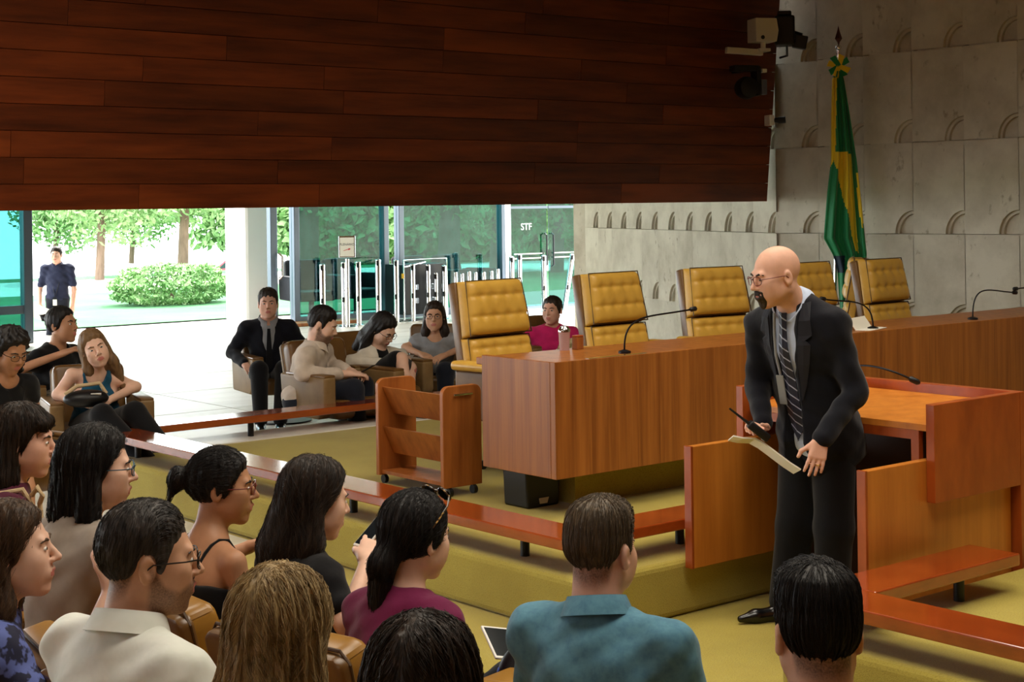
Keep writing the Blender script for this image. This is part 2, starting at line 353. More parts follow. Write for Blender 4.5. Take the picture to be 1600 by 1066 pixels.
tree(870, 44, 4.4, 'leafy tree standing in for a reflection in the lettered glass door', 18, 0.2, 7000)
hg = thing('sky_screen_hedge', cam_pt(690, 400, 54), HEAD - math.pi / 2, 'long green hedge added far behind the glass bays to block the sky', 'hedge'); hg.location.z = 0  # hedge added to keep bright sky from showing through the panes
f = link('foliage', leaf_cloud((0, 0, 1.6), (8.5, 0.8, 1.9), 34000, 0.22, 21, 0.1), M_leaf, hg); f['kind'] = 'stuff'
# red car
cp = cam_pt(368, 440, 84)
car = thing('parked_car', (cp.x, cp.y, cp.z - 0.1), HEAD - math.pi / 2 + 0.2, 'red car parked on the road behind the clipped bush', 'car')
M_red = mat('red_car_paint', srgb(196, 24, 44), 0.25, coat=0.5)
M_cg = mat('car_glass', srgb(40, 52, 60), 0.08, spec=0.8)
MB().prism([(-2.0, 0.25), (-2.0, 0.62), (-1.9, 0.72), (-1.05, 0.82), (-0.5, 1.32), (0.7, 1.36), (1.45, 0.92), (1.98, 0.82), (2.02, 0.3)], -0.82, 0.82, bev=0.05).build('car_body', M_red, car, True)
for sy in (-0.84, 0.825):
    MB().prism([(-0.92, 0.84), (-0.46, 1.24), (0.08, 1.27), (0.08, 0.86)], sy, sy + 0.015).build('car_window', M_cg, car)
    MB().prism([(0.15, 0.86), (0.15, 1.27), (0.66, 1.27), (1.2, 0.92)], sy, sy + 0.015).build('car_window', M_cg, car)
    for wx in (-1.25, 1.25):
        MB().lathe([(0.02, -0.1), (0.32, -0.1), (0.33, 0.1), (0.02, 0.1)], 20, Matrix.Translation((wx, math.copysign(0.74, sy), 0.31)) @ Matrix.Rotation(math.pi / 2, 4, 'X')).build('wheel', M_black, car, True)

# ================================================================== furniture of the dais
RT, RB, RWD = 0.405, 0.355, 0.24
def rail(name, label, boxes, posts):
    t = thing(name, (0, 0, 0), 0, label, 'barrier', 'low wooden barrier rails around the dais')
    for b in boxes: MB().box(b[0], b[1], b[2], b[3], RB, RT, 0.006).build('rail_board', M_rail, t)
    for (x, y) in posts:
        MB().lathe([(0.022, 0), (0.022, RB - DZ)], 14, c=(x, y, DZ)).build('post', M_black, t, True)
    return t
X0 = 4.47
rail('barrier_rail', 'red-brown low rail along the left edge of the dais, shiny with daylight', [(X0, X0 + RWD, 5.05, 9.86)], [(X0 + 0.13, y) for y in (5.5, 6.9, 8.3, 9.4)])
rail('barrier_rail', 'red-brown low rail at the far side of the dais, behind the book trolley', [(X0 + RWD + 0.002, 12.0, 9.62, 9.86)], [(x, 9.72) for x in (5.62, 7.4, 9.2, 11)])
rail('barrier_rail', 'short red-brown low rail running to the left wing of the lectern', [(X0 + RWD + 0.002, 6.2, 5.05, 5.29)], [(5.3, 5.2), (6.0, 5.2)])
rail('barrier_rail', 'angled red-brown low rail in front of the lectern, lower right', [(X0, X0 + RWD, -3.0, 3.86), (X0 + RWD + 0.002, 5.66, 3.62, 3.86)], [(5.35, 3.70), (X0 + 0.15, 2.0), (X0 + 0.15, 0.4)])

# ---- judges' desk
dk = thing('judges_desk', (0, 0, 0), 0, 'long veneered judges\' desk with a square left end, on the dais', 'desk')
DT, DBm = 1.05, 0.45
DX0, DX1, DY0, DY1 = 5.25, 12.3, 6.02, 6.62
MB().box(DX0, DX1, DY0, DY0 + 0.04, DBm, DT, 0.003).build('front_panel', M_desk, dk)
MB().box(DX0, DX0 + 0.04, DY0 + 0.041, DY1, DBm, DT, 0.003).build('end_panel', M_desk, dk)
MB().box(DX0 + 0.041, DX1, DY0 + 0.041, DY1 + 0.1, DT - 0.06, DT - 0.02, 0.004).build('desk_top', M_desk, dk)
MB().box(DX0 + 0.34, DX1, DY0 + 0.24, DY0 + 0.5, DZ, DT - 0.06).build('plinth', M_carpet, dk)
MB().box(DX0 + 0.24, DX0 + 0.66, DY0 + 0.006, DY0 + 0.034, DT, DT + 0.003).build('edge_strip', M_chrome, dk)
MB().box(DX0 + 1.5, DX0 + 2.3, DY0 + 0.006, DY0 + 0.034, DT, DT + 0.003).build('edge_strip', M_chrome, dk)
# bin under the desk
bn = thing('waste_bin', (5.42, 6.42, DZ), 0, 'black waste bin standing under the left end of the judges\' desk', 'bin')
MB().prism([(-0.11, 0), (0.11, 0), (0.125, 0.32), (-0.125, 0.32)], -0.1, 0.1, bev=0.012).build('bin_body', M_black, bn)
MB().prism([(-0.028, 0.02), (0.022, 0.02), (0.034, 0.05), (-0.034, 0.05)], -0.104, -0.101).build('bin_label', M_beige, bn)

# ---- book trolley
bt = thing('book_trolley', (5.18, 6.88, DZ), 0, 'wooden book trolley with sloping shelves and castors, at the desk end', 'trolley')
def panel_profile():
    w, z0, z1, r = 0.27, 0.05, 0.61, 0.045; pts = [(0, z0), (w, z0)]
    for k in range(6): a = k / 5 * math.pi / 2; pts.append((w - r + r * math.cos(a), z1 - r + r * math.sin(a)))
    for k in range(6): a = math.pi / 2 + k / 5 * math.pi / 2; pts.append((r + r * math.cos(a), z1 - r + r * math.sin(a)))
    return pts
for y in (0.0, 0.62): MB().prism(panel_profile(), y, y + 0.03, bev=0.004).build('end_panel', M_cart, bt)
for z in (0.40, 0.17):
    MB().prism([(0.03, z + 0.16), (0.05, z + 0.16), (0.125, z), (0.105, z)], 0.031, 0.619).build('shelf_front', M_cart, bt)
    MB().prism([(0.105, z), (0.24, z + 0.05), (0.24, z + 0.07), (0.11, z + 0.018)], 0.031, 0.619).build('shelf', M_cart, bt)
MB().box(0.02, 0.25, 0.031, 0.619, 0.06, 0.08).build('bottom_board', M_cart, bt)
MB().box(0.0, 0.13, -0.014, -0.004, 0.555, 0.567, 0.003).build('handle', M_chrome, bt).location.x = 0.07
for x in (0.05, 0.22):
    for y in (0.015, 0.635): MB().lathe([(0.006, -0.012), (0.024, -0.012), (0.024, 0.012), (0.006, 0.012)], 14, Matrix.Translation((x, y, 0.024)) @ Matrix.Rotation(math.pi / 2, 4, 'Y')).box(x - 0.008, x + 0.008, y - 0.008, y + 0.008, 0.024, 0.05).build('castor', M_black, bt)

# ---- lectern
lc = thing('lectern', (0, 0, 0), 0, 'large wooden lectern with two side wings and a boxed reading shelf', 'lectern')
LY0, LY1 = 3.93, 4.89
MB().box(5.07, 6.2, LY1 - 0.005, LY1 + 0.035, 0.22, 0.765, 0.003).build('left_wing', M_lect, lc)
MB().box(5.055, 5.069, LY1 - 0.007, LY1 + 0.037, 0.22, 0.767, 0.002).build('edge_strip', M_lectred, lc)
MB().box(5.10, 6.11, LY0 + 0.02, LY0 + 0.06, 0.0, 0.765, 0.003).build('right_wing', M_lect, lc)
MB().box(5.085, 5.099, LY0 + 0.018, LY0 + 0.062, 0.0, 0.767, 0.002).build('edge_strip', M_lectred, lc)
MB().box(5.49, 6.12, LY0 - 0.025, LY0 + 0.018, 0.59, 1.0, 0.003).build('box_side', M_lectred, lc)
MB().box(5.45, 6.12, LY1 + 0.037, LY1 + 0.08, 0.59, 1.0, 0.003).build('box_side', M_lectred, lc)
MB().box(6.121, 6.16, LY0 - 0.025, LY1 + 0.08, 0.02, 1.0, 0.003).build('back_panel', M_lectred, lc)
MB().prism([(5.50, 0.885), (6.12, 0.93), (6.12, 0.955), (5.50, 0.912)], LY0 + 0.019, LY1 + 0.036).build('reading_shelf', M_lect, lc)
MB().box(5.50, 5.53, LY0 + 0.061, LY1 - 0.006, 0.845, 0.884).box(5.50, 5.53, LY0 + 0.061, LY0 + 0.1, 0.6, 0.845).build('apron', M_lectred, lc)
MB().box(5.8, 5.83, LY0 + 0.061, LY1 - 0.006, 0.0, 0.86).build('cavity_shade_panel', mat('lectern_cavity_shade', srgb(52, 28, 14), 0.6), lc)  # shade of the open hollow, put into this panel's dark colour

# ---- gooseneck microphones
def mic(name_label, base, pts, seed=0):
    t = thing('gooseneck_microphone', base, 0, name_label, 'microphone', 'gooseneck microphones on the desks')
    b = Vector(base); loc = [Vector(p) - b for p in pts]
    P = []
    for i in range(25):   # smooth bezier through control hull
        u = i / 24; q = [v.copy() for v in loc]
        while len(q) > 1: q = [q[k].lerp(q[k + 1], u) for k in range(len(q) - 1)]
        P.append(q[0])
    MB().tube(P, 0.005, 8).build('gooseneck', M_blackm, t, True)
    d = (P[-1] - P[-2]).normalized(); MB().tube([P[-1], P[-1] + d * 0.01, P[-1] + d * 0.045, P[-1] + d * 0.055], [0.008, 0.014, 0.014, 0.006], 12).build('microphone_head', M_black, t, True)
    MB().lathe([(0.035, 0), (0.035, 0.012), (0.012, 0.02)], 16).build('base', M_black, t, True)
def desk_pt(px, py, dy=0.25):
    p = at_y(px, py, DY0 + dy); return p
b = desk_pt(976, 560); b.z = DT - 0.02
mic('gooseneck microphone arching right from the desk in front of the second chair', b, [b, desk_pt(972, 488), desk_pt(1010, 497), desk_pt(1078, 484)])
b = desk_pt(1364, 515); b.z = DT - 0.02
mic('gooseneck microphone bending left behind the speaker\'s shoulder', b, [b, desk_pt(1366, 462), desk_pt(1325, 474), desk_pt(1290, 468)])
b = desk_pt(1520, 502); b.z = DT - 0.02
mic('gooseneck microphone on the desk near the right edge, arching right', b, [b, desk_pt(1518, 438), desk_pt(1545, 455), desk_pt(1582, 457)])
b = desk_pt(1690, 490); b.z = DT - 0.02
mic('microphone reaching in from the right edge, its head pointing left', b, [b, desk_pt(1690, 430), desk_pt(1640, 446), desk_pt(1590, 451)])
b = at_y(1300, 640, 4.5); b = Vector((6.05, 4.83, 0.95))
mic('gooseneck microphone lying low over the lectern\'s reading shelf', b, [b, b + Vector((-0.05, -0.02, 0.17)), at_y(1380, 572, 4.5), at_y(1420, 591, 4.42)])
# ================================================================== chairs
def cushion(w, h, t, rows, cols, nu=36, nv=36, dip=0.013, seam=0.008, wtop=None):
    """tufted cushion: stands in XZ, front bulges to +Y"""
    wtop = wtop or w
    U = np.linspace(-1, 1, nu); Vv = np.linspace(0, 1, nv); uu, vv = np.meshgrid(U, Vv)
    e = np.clip(1 - np.abs(uu) ** 10, 0, 1) ** 0.4 * np.clip(1 - np.abs(2 * vv - 1) ** 10, 0, 1) ** 0.4
    ww = w + (wtop - w) * vv; X = uu * ww / 2; Z = vv * h; Y = t * e
    for r in rows:
        Y -= seam * np.exp(-((vv - r) * h / 0.011) ** 2) * e
        for c in cols:
            cx = c * ww / 2
            Y -= dip * np.exp(-(((X - cx) ** 2) + ((vv - r) * h) ** 2) / 0.0009) * e
    for c in cols: Y -= seam * 0.35 * np.exp(-((X - c * ww / 2) / 0.007) ** 2) * e
    n = nu * nv; verts = np.stack([X, Y, Z], -1).reshape(-1, 3); back = verts.copy(); back[:, 1] = -0.01
    faces = []
    for i in range(nv - 1):
        for j in range(nu - 1):
            a = i * nu + j; faces.append((a, a + nu, a + nu + 1, a + 1)); faces.append((n + a, n + a + 1, n + a + nu + 1, n + a + nu))
    per = [j for j in range(nu)] + [i * nu + nu - 1 for i in range(1, nv)] + [(nv - 1) * nu + j for j in range(nu - 2, -1, -1)] + [i * nu for i in range(nv - 2, 0, -1)]
    for k in range(len(per)): a, b = per[k], per[(k + 1) % len(per)]; faces.append((a, b, n + b, n + a))
    me = bpy.data.meshes.new('cushion'); me.from_pydata(np.concatenate([verts, back]).tolist(), [], faces)
    me.polygons.foreach_set('use_smooth', [True] * len(me.polygons)); return me
def piping(w, h, y, wtop=None, r=0.005, x=0.97):
    wt = wtop or w; return [(-w / 2 * x, y, 0.006), (w / 2 * x, y, 0.006), (wt / 2 * x, y, h - 0.006), (-wt / 2 * x, y, h - 0.006), (-w / 2 * x, y, 0.006)]
def make_judge_chair():
    t = thing('judge_chair', (0, 0, 0), 0, 'x', 'chair', 'high-backed judges\' chairs behind the desk')
    bk = Matrix.Translation((0, -0.22, 0.46)) @ Matrix.Rotation(R(11), 4, 'X')
    lo = link('lower_cushion', cushion(0.56, 0.37, 0.085, (0.40, 0.8), (-0.62, -0.22, 0.22, 0.62), wtop=0.54), M_leather, t); lo.matrix_local = bk
    up = link('head_cushion', cushion(0.54, 0.36, 0.10, (0.34, 0.70), (-0.62, -0.22, 0.22, 0.62), wtop=0.49), M_leather, t); up.matrix_local = bk @ Matrix.Translation((0, 0.012, 0.372))
    for par, ww, hh, wt, yy in ((lo, 0.56, 0.37, 0.54, 0.05), (up, 0.54, 0.36, 0.49, 0.065)):
        MB().tube(piping(ww, hh, yy, wt, x=0.985), 0.0045, 6).build('piping', M_pip, par)
    sh_ = MB().prism([(-0.285, 0), (0.285, 0), (0.275, 0.37), (0.262, 0.735), (-0.262, 0.735), (-0.275, 0.37)], -0.075, 0.0, bev=0.02); s = sh_.build('back_shell', M_brown, t, True); s.matrix_local = bk
    rear = link('rear_tufting', cushion(0.52, 0.70, 0.03, (0.2, 0.5, 0.8), (-0.5, 0, 0.5), 28, 34, 0.018, 0.006, 0.46), M_brown, t); rear.matrix_local = bk @ Matrix.Translation((0, -0.07, 0.015)) @ Matrix.Rotation(math.pi, 4, 'Z')
    se = link('seat_cushion', cushion(0.56, 0.52, 0.10, (0.33, 0.66), (-0.55, 0, 0.55), 28, 28), M_leather, t); se.matrix_local = Matrix.Translation((0, 0.32, 0.40)) @ Matrix.Rotation(math.pi / 2, 4, 'X')
    MB().box(-0.28, 0.28, -0.22, 0.3, 0.33, 0.40, 0.02).build('seat_base', M_brown, t)
    for s in (-1, 1):
        MB().box(s * 0.34 - 0.05, s * 0.34 + 0.05, -0.28, 0.30, 0.64, 0.70, 0.025, 3).build('armrest', M_leather, t, True)
        MB().prism([(-0.26, 0.34), (0.18, 0.34), (0.28, 0.638), (-0.26, 0.638)], -0.025, 0.025, 'X', bev=0.01, mx=Matrix.Translation((s * 0.335, 0, 0))).build('arm_panel', M_brown, t)
    MB().lathe([(0.03, 0.07), (0.03, 0.33)], 14).build('column', M_blackm, t, True)
    for k in range(5):
        a = k * 2 * math.pi / 5 + 0.3; c, s = math.cos(a), math.sin(a)
        MB().tube([(0.02 * c, 0.02 * s, 0.1), (0.27 * c, 0.27 * s, 0.065)], [0.022, 0.015], 8).build('base_leg', M_blackm, t, True)
        MB().lathe([(0.01, -0.014), (0.028, -0.014), (0.028, 0.014), (0.01, 0.014)], 12, Matrix.Translation((0.28 * c, 0.28 * s, 0.028)) @ Matrix.Rotation(a, 4, 'Z') @ Matrix.Rotation(math.pi / 2, 4, 'X')).build('castor', M_black, t)
    return t
jc = make_judge_chair()
spots = [(6.12, 7.27, R(180 + 6), 'judges\' chair nearest the desk\'s left end, beside the woman in pink'),
         (7.25, 7.40, R(180 + 4), 'second judges\' chair from the desk\'s left end, behind the arching microphone'),
         (8.2, 7.40, R(180 - 7), 'third judges\' chair from the left, just left of the speaker\'s head'),
         (9.28, 7.40, R(180 + 3), 'judges\' chair half hidden behind the speaker\'s head'),
         (10.15, 7.38, R(180 + 3), 'rightmost judges\' chair, facing forward beside the flag'),
         (10.05, 8.25, R(40), 'judges\' chair turned away, its shiny brown tufted back left of the rightmost chair')]
for i, (x, y, a, lab) in enumerate(spots):
    o = jc if i == 0 else copy_tree(jc)
    o.location = (x, y, DZ); o.rotation_euler = (0, 0, a); o['label'] = lab; o.scale = (1, 1, 0.965)

def make_armchair(m_in, m_out):
    t = thing('leather_armchair', (0, 0, 0), 0, 'x', 'armchair')
    bk = Matrix.Translation((0, -0.24, 0.30)) @ Matrix.Rotation(R(14), 4, 'X')
    b = MB().prism([(-0.25, 0), (0.25, 0), (0.25, 0.44), (0.225, 0.475), (-0.225, 0.475), (-0.25, 0.44)], -0.06, 0.05, bev=0.028, seg=3).build('backrest', m_in, t, True); b.matrix_local = bk
    s = MB().prism([(-0.255, -0.01), (0.255, -0.01), (0.255, 0.45), (0.23, 0.47), (-0.23, 0.47), (-0.255, 0.45)], -0.078, -0.03, bev=0.012).build('back_shell', m_out, t, True); s.matrix_local = bk
    p = MB().tube([(-0.253, -0.045, 0.0), (-0.253, -0.045, 0.445), (-0.228, -0.045, 0.478), (0.228, -0.045, 0.478), (0.253, -0.045, 0.445), (0.253, -0.045, 0)], 0.005, 6).build('piping', M_pip, t); p.matrix_local = bk
    MB().box(-0.245, 0.245, -0.24, 0.28, 0.25, 0.38, 0.04, 3).build('seat', m_in, t, True)
    for sx in (-1, 1):
        a = MB().prism([(-0.24, 0.26), (0.20, 0.26), (0.28, 0.34), (0.28, 0.555), (-0.27, 0.555)], sx * 0.30 - 0.05, sx * 0.30 + 0.05, 'X', bev=0.018, seg=3).build('armrest', m_out, t, True)
        MB().box(sx * 0.30 - 0.047, sx * 0.30 + 0.047, -0.2, 0.275, 0.545, 0.567, 0.01).build('arm_pad', m_in, a, True)
    MB().lathe([(0.05, 0.02), (0.035, 0.06), (0.035, 0.25)], 12).build('pedestal', M_blackm, t, True)
    MB().lathe([(0.24, 0.0), (0.24, 0.012), (0.05, 0.03)], 24).build('base', M_blackm, t, True)
    return t
ac_front = make_armchair(M_seat, M_brown); ac_far = make_armchair(M_brown, M_fab); ac_dark = make_armchair(M_dcloth, M_dcloth)
used = set()
def put_armchair(src, x, y, rz, label, group, z=0.0, sc=1.0):
    o = copy_tree(src) if src.name in used else src
    used.add(src.name)
    o.location = (x, y, z); o.rotation_euler = (0, 0, rz); o['label'] = label; o['group'] = group; o.scale = (sc,) * 3
    return o

# ================================================================== flag, wall cameras, stanchions
def poly_in(px, py, poly):
    c = False; n = len(poly)
    for i in range(n):
        x1, y1 = poly[i]; x2, y2 = poly[i - 1]
        if (y1 > py) != (y2 > py) and px < (x2 - x1) * (py - y1) / (y2 - y1) + x1: c = not c
    return c
FD = 15.3; u = FD / F_PX
fb_ = cam_pt(1309, 640, FD); fl = thing('flag_stand', (fb_.x, fb_.y, DZ), HEAD - math.pi / 2, 'green and yellow flag hanging from a tall pole at the stone wall', 'flag')
zt = lambda py: cam_pt(1312, py, FD).z - DZ
ux = lambda px: (px - 1309) * u
MB().tube([(ux(1305), 0.02, 0), (ux(1318), 0.02, zt(78))], 0.017, 12).build('pole', M_chrome, fl, True)
MB().lathe([(0.001, -0.03), (0.026, -0.015), (0.03, 0), (0.026, 0.015), (0.001, 0.03)], 16, c=(ux(1318.5), 0.02, zt(74))).build('pole_ball', M_chrome, fl, True)
sp = MB(); zz = zt(56)
sp.lathe([(0.004, -0.09), (0.012, -0.06), (0.036, -0.025), (0.012, 0.05), (0.001, 0.10)], 4, c=(ux(1318.5), 0.02, zz)); sp.build('spearhead', mat('bronze', srgb(84, 50, 40), 0.35, metal=0.6), fl)
MB().lathe([(0.16, 0), (0.16, 0.03), (0.03, 0.06), (0.03, 0.1)], 24, c=(ux(1305), 0.02, 0)).build('foot', M_chrome, fl, True)
M_fg = mat('flag_green', srgb(14, 130, 74), 0.6, sheen=0.2); M_fy = mat('flag_yellow', srgb(240, 206, 34), 0.6, sheen=0.2); M_fd = mat('flag_blue', srgb(16, 40, 60), 0.6)
yel = [[(1304, 122), (1311, 122), (1309, 240), (1302, 262)], [(1303, 236), (1335, 240), (1338, 300), (1344, 396), (1338, 392), (1329, 350), (1318, 300)], [(1340, 272), (1343, 270), (1350, 372), (1345, 340)]]
left = [(112, 1311), (125, 1306), (180, 1304), (250, 1303), (300, 1296), (372, 1289), (398, 1303), (420, 1309), (490, 1313), (505, 1315)]
right = [(112, 1319), (125, 1323), (180, 1331), (250, 1340), (300, 1345), (372, 1351), (398, 1354), (420, 1352), (490, 1330), (505, 1322)]
ip = lambda T, y: float(np.interp(y, [a for a, b in T], [b for a, b in T]))
nvv, nuu = 120, 44; vs, fs, mi = [], [], []
for i in range(nvv):
    py = 112 + (505 - 112) * i / (nvv - 1); l, r_ = ip(left, py), ip(right, py)
    for j in range(nuu):
        q = j / (nuu - 1); px = l + (r_ - l) * q; amp = 0.015 + 0.02 * min(1, (py - 112) / 150)
        yy = -0.06 + amp * math.sin(q * 15 + py * 0.006) + 0.018 * math.sin(q * 33 + 1 + py * 0.01)
        vs.append((ux(px), yy, zt(py)))
for i in range(nvv - 1):
    for j in range(nuu - 1):
        a = i * nuu + j; fs.append((a, a + 1, a + nuu + 1, a + nuu)); py = 112 + 393 * (i + .5) / (nvv - 1); px = ip(left, py) + (ip(right, py) - ip(left, py)) * (j + .5) / (nuu - 1)
        k = 1 if any(poly_in(px, py, p) for p in yel) else (2 if (py > 400 and px < 1331 - (py - 400) * 0.1 and px < 1322 + 0.0 * py and py < 425) else 0); mi.append(k)
me = bpy.data.meshes.new('cloth'); me.from_pydata(vs, [], fs); me.polygons.foreach_set('use_smooth', [True] * len(fs))
cl = link('cloth', me, None, fl, mats=[M_fg, M_fy, M_fd]); me.polygons.foreach_set('material_index', mi)
so = cl.modifiers.new('thick', 'SOLIDIFY'); so.thickness = 0.004
for k, (a, m) in enumerate(((35, M_fg), (75, M_fy), (125, M_fg), (165, M_fy), (215, M_fg), (250, M_fy), (300, M_fg), (335, M_fy))):
    c, s = math.cos(R(a)), math.sin(R(a)); z0 = zt(104)
    MB().prism([(0, -0.02), (0.105, -0.03), (0.115, 0.03), (0, 0.02)], -0.01, 0.0, mx=Matrix.Translation((ux(1316), -0.05 - 0.006 * (k % 3), z0)) @ Matrix.Rotation(-R(a), 4, 'Y')).build('ribbon_loop', m, fl)
# wall cameras
def wood_pt(px, py, off=0.0):
    p = at_y(px, py, YW - 0.1); p = at_y(px, py, YW - 0.1 * (p.z - ZW) - off); return p
p = wood_pt(1192, 49, 0.45)
wc = thing('wall_camera', p, R(-25), 'white box camera on a pale bracket, high on the plank wall', 'camera')
MB().prism([(-0.12, -0.11), (0.10, -0.11), (0.12, 0.0), (0.10, 0.12), (-0.12, 0.12)], -0.11, 0.11, bev=0.008).build('housing', M_beige, wc)
MB().lathe([(0.025, -0.17), (0.025, -0.11)], 14).build('neck', M_white, wc)
MB().box(-0.38, 0.0, -0.03, 0.03, -0.24, -0.18, 0.005, mx=Matrix.Rotation(R(3), 4, 'Y')).box(-0.06, 0.06, -0.05, 0.35, -0.2, -0.17, 0.005).build('bracket', M_beige, wc)
MB().lathe([(0.02, 0), (0.02, 0.004)], 12, Matrix.Translation((-0.05, -0.111, -0.07)) @ Matrix.Rotation(math.pi / 2, 4, 'X')).build('screw_cap', M_black, wc)
p = wood_pt(1226, 48, 0.42)
bc = thing('broadcast_camera', p, R(-50), 'black remote camera with a tilted lens hood, right of the white box camera', 'camera')
MB().box(-0.1, 0.1, -0.14, 0.14, -0.15, 0.14, 0.02).build('camera_body', M_black, bc); MB().box(-0.07, 0.07, -0.1, 0.1, 0.141, 0.19, 0.015).build('top_block', M_black, bc)
MB().tube([(0.0, 0.0, -0.02), (0.16, -0.02, -0.08)], 0.05, 14).box(0.1, 0.24, -0.07, 0.07, -0.15, -0.02, 0.01, mx=Matrix.Rotation(R(12), 4, 'Y')).build('lens_hood', M_black, bc)
MB().tube([(0.02, 0, -0.15), (0.02, 0.0, -0.25), (-0.05, 0.2, -0.25)], 0.012, 8).build('arm', M_alu, bc)
p = wood_pt(1172, 128, 0.35)
b2 = thing('broadcast_camera', p, R(-20), 'black camera on a bracket with a grey side panel, below the white box camera', 'camera')
MB().box(-0.2, 0.08, -0.06, 0.06, 0.1, 0.16, 0.01).build('top_arm', M_black, b2)
MB().lathe([(0.03, -0.09), (0.1, -0.07), (0.115, 0), (0.1, 0.07), (0.03, 0.09)], 20, Matrix.Translation((-0.04, 0, -0.06)) @ Matrix.Rotation(math.pi / 2, 4, 'X')).build('camera_ball', M_black, b2, True)
MB().box(0.04, 0.09, -0.07, 0.07, -0.14, 0.15, 0.01).build('yoke', M_black, b2)
MB().box(0.09, 0.15, -0.075, 0.02, -0.13, 0.02, 0.006).build('side_panel', mat('grey_panel', srgb(92, 100, 120), 0.4), b2)
MB().box(0.1, 0.15, -0.075, -0.02, 0.09, 0.125, 0.004).build('status_light', M_white, b2)
MB().box(-0.03, 0.03, 0.06, 0.33, 0.11, 0.15).build('bracket', M_black, b2)
p = wood_pt(1206, 188, 0.12)
sc_ = thing('small_camera', p, R(-20), 'tiny white-plated camera at the plank wall\'s right edge', 'camera')
MB().box(-0.035, 0.02, -0.02, 0.1, -0.055, 0.055, 0.006).build('plate', M_white, sc_)
MB().tube([(0.02, 0, 0), (0.07, -0.02, 0.0), (0.13, -0.05, 0.005)], [0.02, 0.035, 0.035], 12).build('camera_head', M_black, sc_, True)

# stanchions in the lobby
def stanchion(px, py, label, hgt=1.0, r=0.045, tilt=0.0, clip=True, Y=20.6):
    p = at_y(px, py, Y); p.z = 0
    t = thing('queue_post', p, 0, label, 'post', 'chrome queue posts in front of the glass'); t.rotation_euler = (0, tilt, -0.7)
    MB().lathe([(r, 0.02), (r, hgt - 0.07), (r * 0.98, hgt - 0.06), (r, hgt - 0.055), (r, hgt), (r * 0.7, hgt + 0.01)], 16).build('tube', M_chrome, t, True)
    MB().lathe([(0.085, 0), (0.085, 0.012), (0.05, 0.025)], 20).build('base', M_chrome, t, True)
    if clip: MB().box(-0.02, 0.02, -r - 0.02, -r + 0.012, hgt - 0.09, hgt - 0.01, 0.004).build('belt_clip', M_black, t)
    if clip: MB().box(-0.018, 0.018, -r - 0.012, -r + 0.012, 0.38, 0.46, 0.003).build('belt_clip', M_black, t)
    return t
for px, h, r, lab in ((504, 0.98, 0.045, 'leftmost chrome queue post, behind the man in the beige shirt'), (537, 1.0, 0.042, 'chrome queue post below the paper sign'), (560, 1.0, 0.045, 'chrome queue post just right of the paper sign'),
                      (591, 1.02, 0.05, 'thick chrome queue post left of the black flight case'), (619, 1.0, 0.045, 'chrome queue post in front of the flight case\'s left side'), (645, 0.92, 0.04, 'chrome queue post in front of the flight case\'s middle'),
                      (669, 0.9, 0.04, 'chrome queue post at the flight case\'s right side'), (681, 0.76, 0.036, 'short chrome post right of the flight case'), (694, 0.88, 0.042, 'chrome post just left of the nearest judges\' chair'),
                      (800, 0.98, 0.045, 'chrome queue post left of the lettered door'), (812, 1.02, 0.045, 'taller chrome post of the pair left of the lettered door'), (850, 0.98, 0.048, 'chrome queue post behind the woman in pink')):
    stanchion(px, 440, lab, h, r)
stanchion(881, 440, 'chrome queue post leaning to the right, by the stone wall', 1.0, 0.045, R(9))
for k, (px, h) in enumerate(((712, .78), (722, .74), (733, .78), (743, .75), (756, .76), (768, .76), (778, .8))):
    stanchion(px, 440, 'short chrome post peeking above the nearest judges\' chair, number %s from the left' % ('one', 'two', 'three', 'four', 'five', 'six', 'seven')[k], h, 0.034, 0, False, 20.2 + 0.2 * (k % 2))
# sign stand
p = at_y(543, 440, 20.45); p.z = 0
sg = thing('sign_stand', p, HEAD - math.pi / 2, 'framed paper sign with a red arrow on a chrome stand', 'sign')
MB().tube([(0, 0, 0.02), (0, 0, 1.06)], 0.03, 12).build('pole', M_chrome, sg, True)
MB().lathe([(0.16, 0), (0.16, 0.012), (0.03, 0.03)], 20).build('base', M_chrome, sg, True)
MB().box(-0.13, 0.13, -0.012, 0.012, 1.08, 1.42, 0.006).build('sign_frame', M_chrome, sg)
MB().box(-0.11, 0.11, -0.016, -0.0125, 1.10, 1.395).build('paper', M_paper, sg)
M_ink = mat('ink', srgb(24, 24, 28), 0.6)
c = bpy.data.curves.new('lettering', 'FONT'); c.body = 'PLENÁRIO'; c.size = 0.05; c.align_x = 'CENTER'; c.extrude = 0.0005; c.materials.append(M_ink)
t = bpy.data.objects.new('lettering', c); COL.objects.link(t); t.parent = sg; t.location = (0, -0.018, 1.27); t.rotation_euler = (math.pi / 2, 0, 0); text_to_mesh(t)
MB().prism([(-0.055, 1.185), (0.02, 1.205), (0.022, 1.195), (0.06, 1.215), (0.03, 1.23), (0.026, 1.218), (-0.055, 1.192)], -0.0185, -0.0165).build('arrow', mat('red_ink', srgb(200, 40, 36), 0.6), sg)
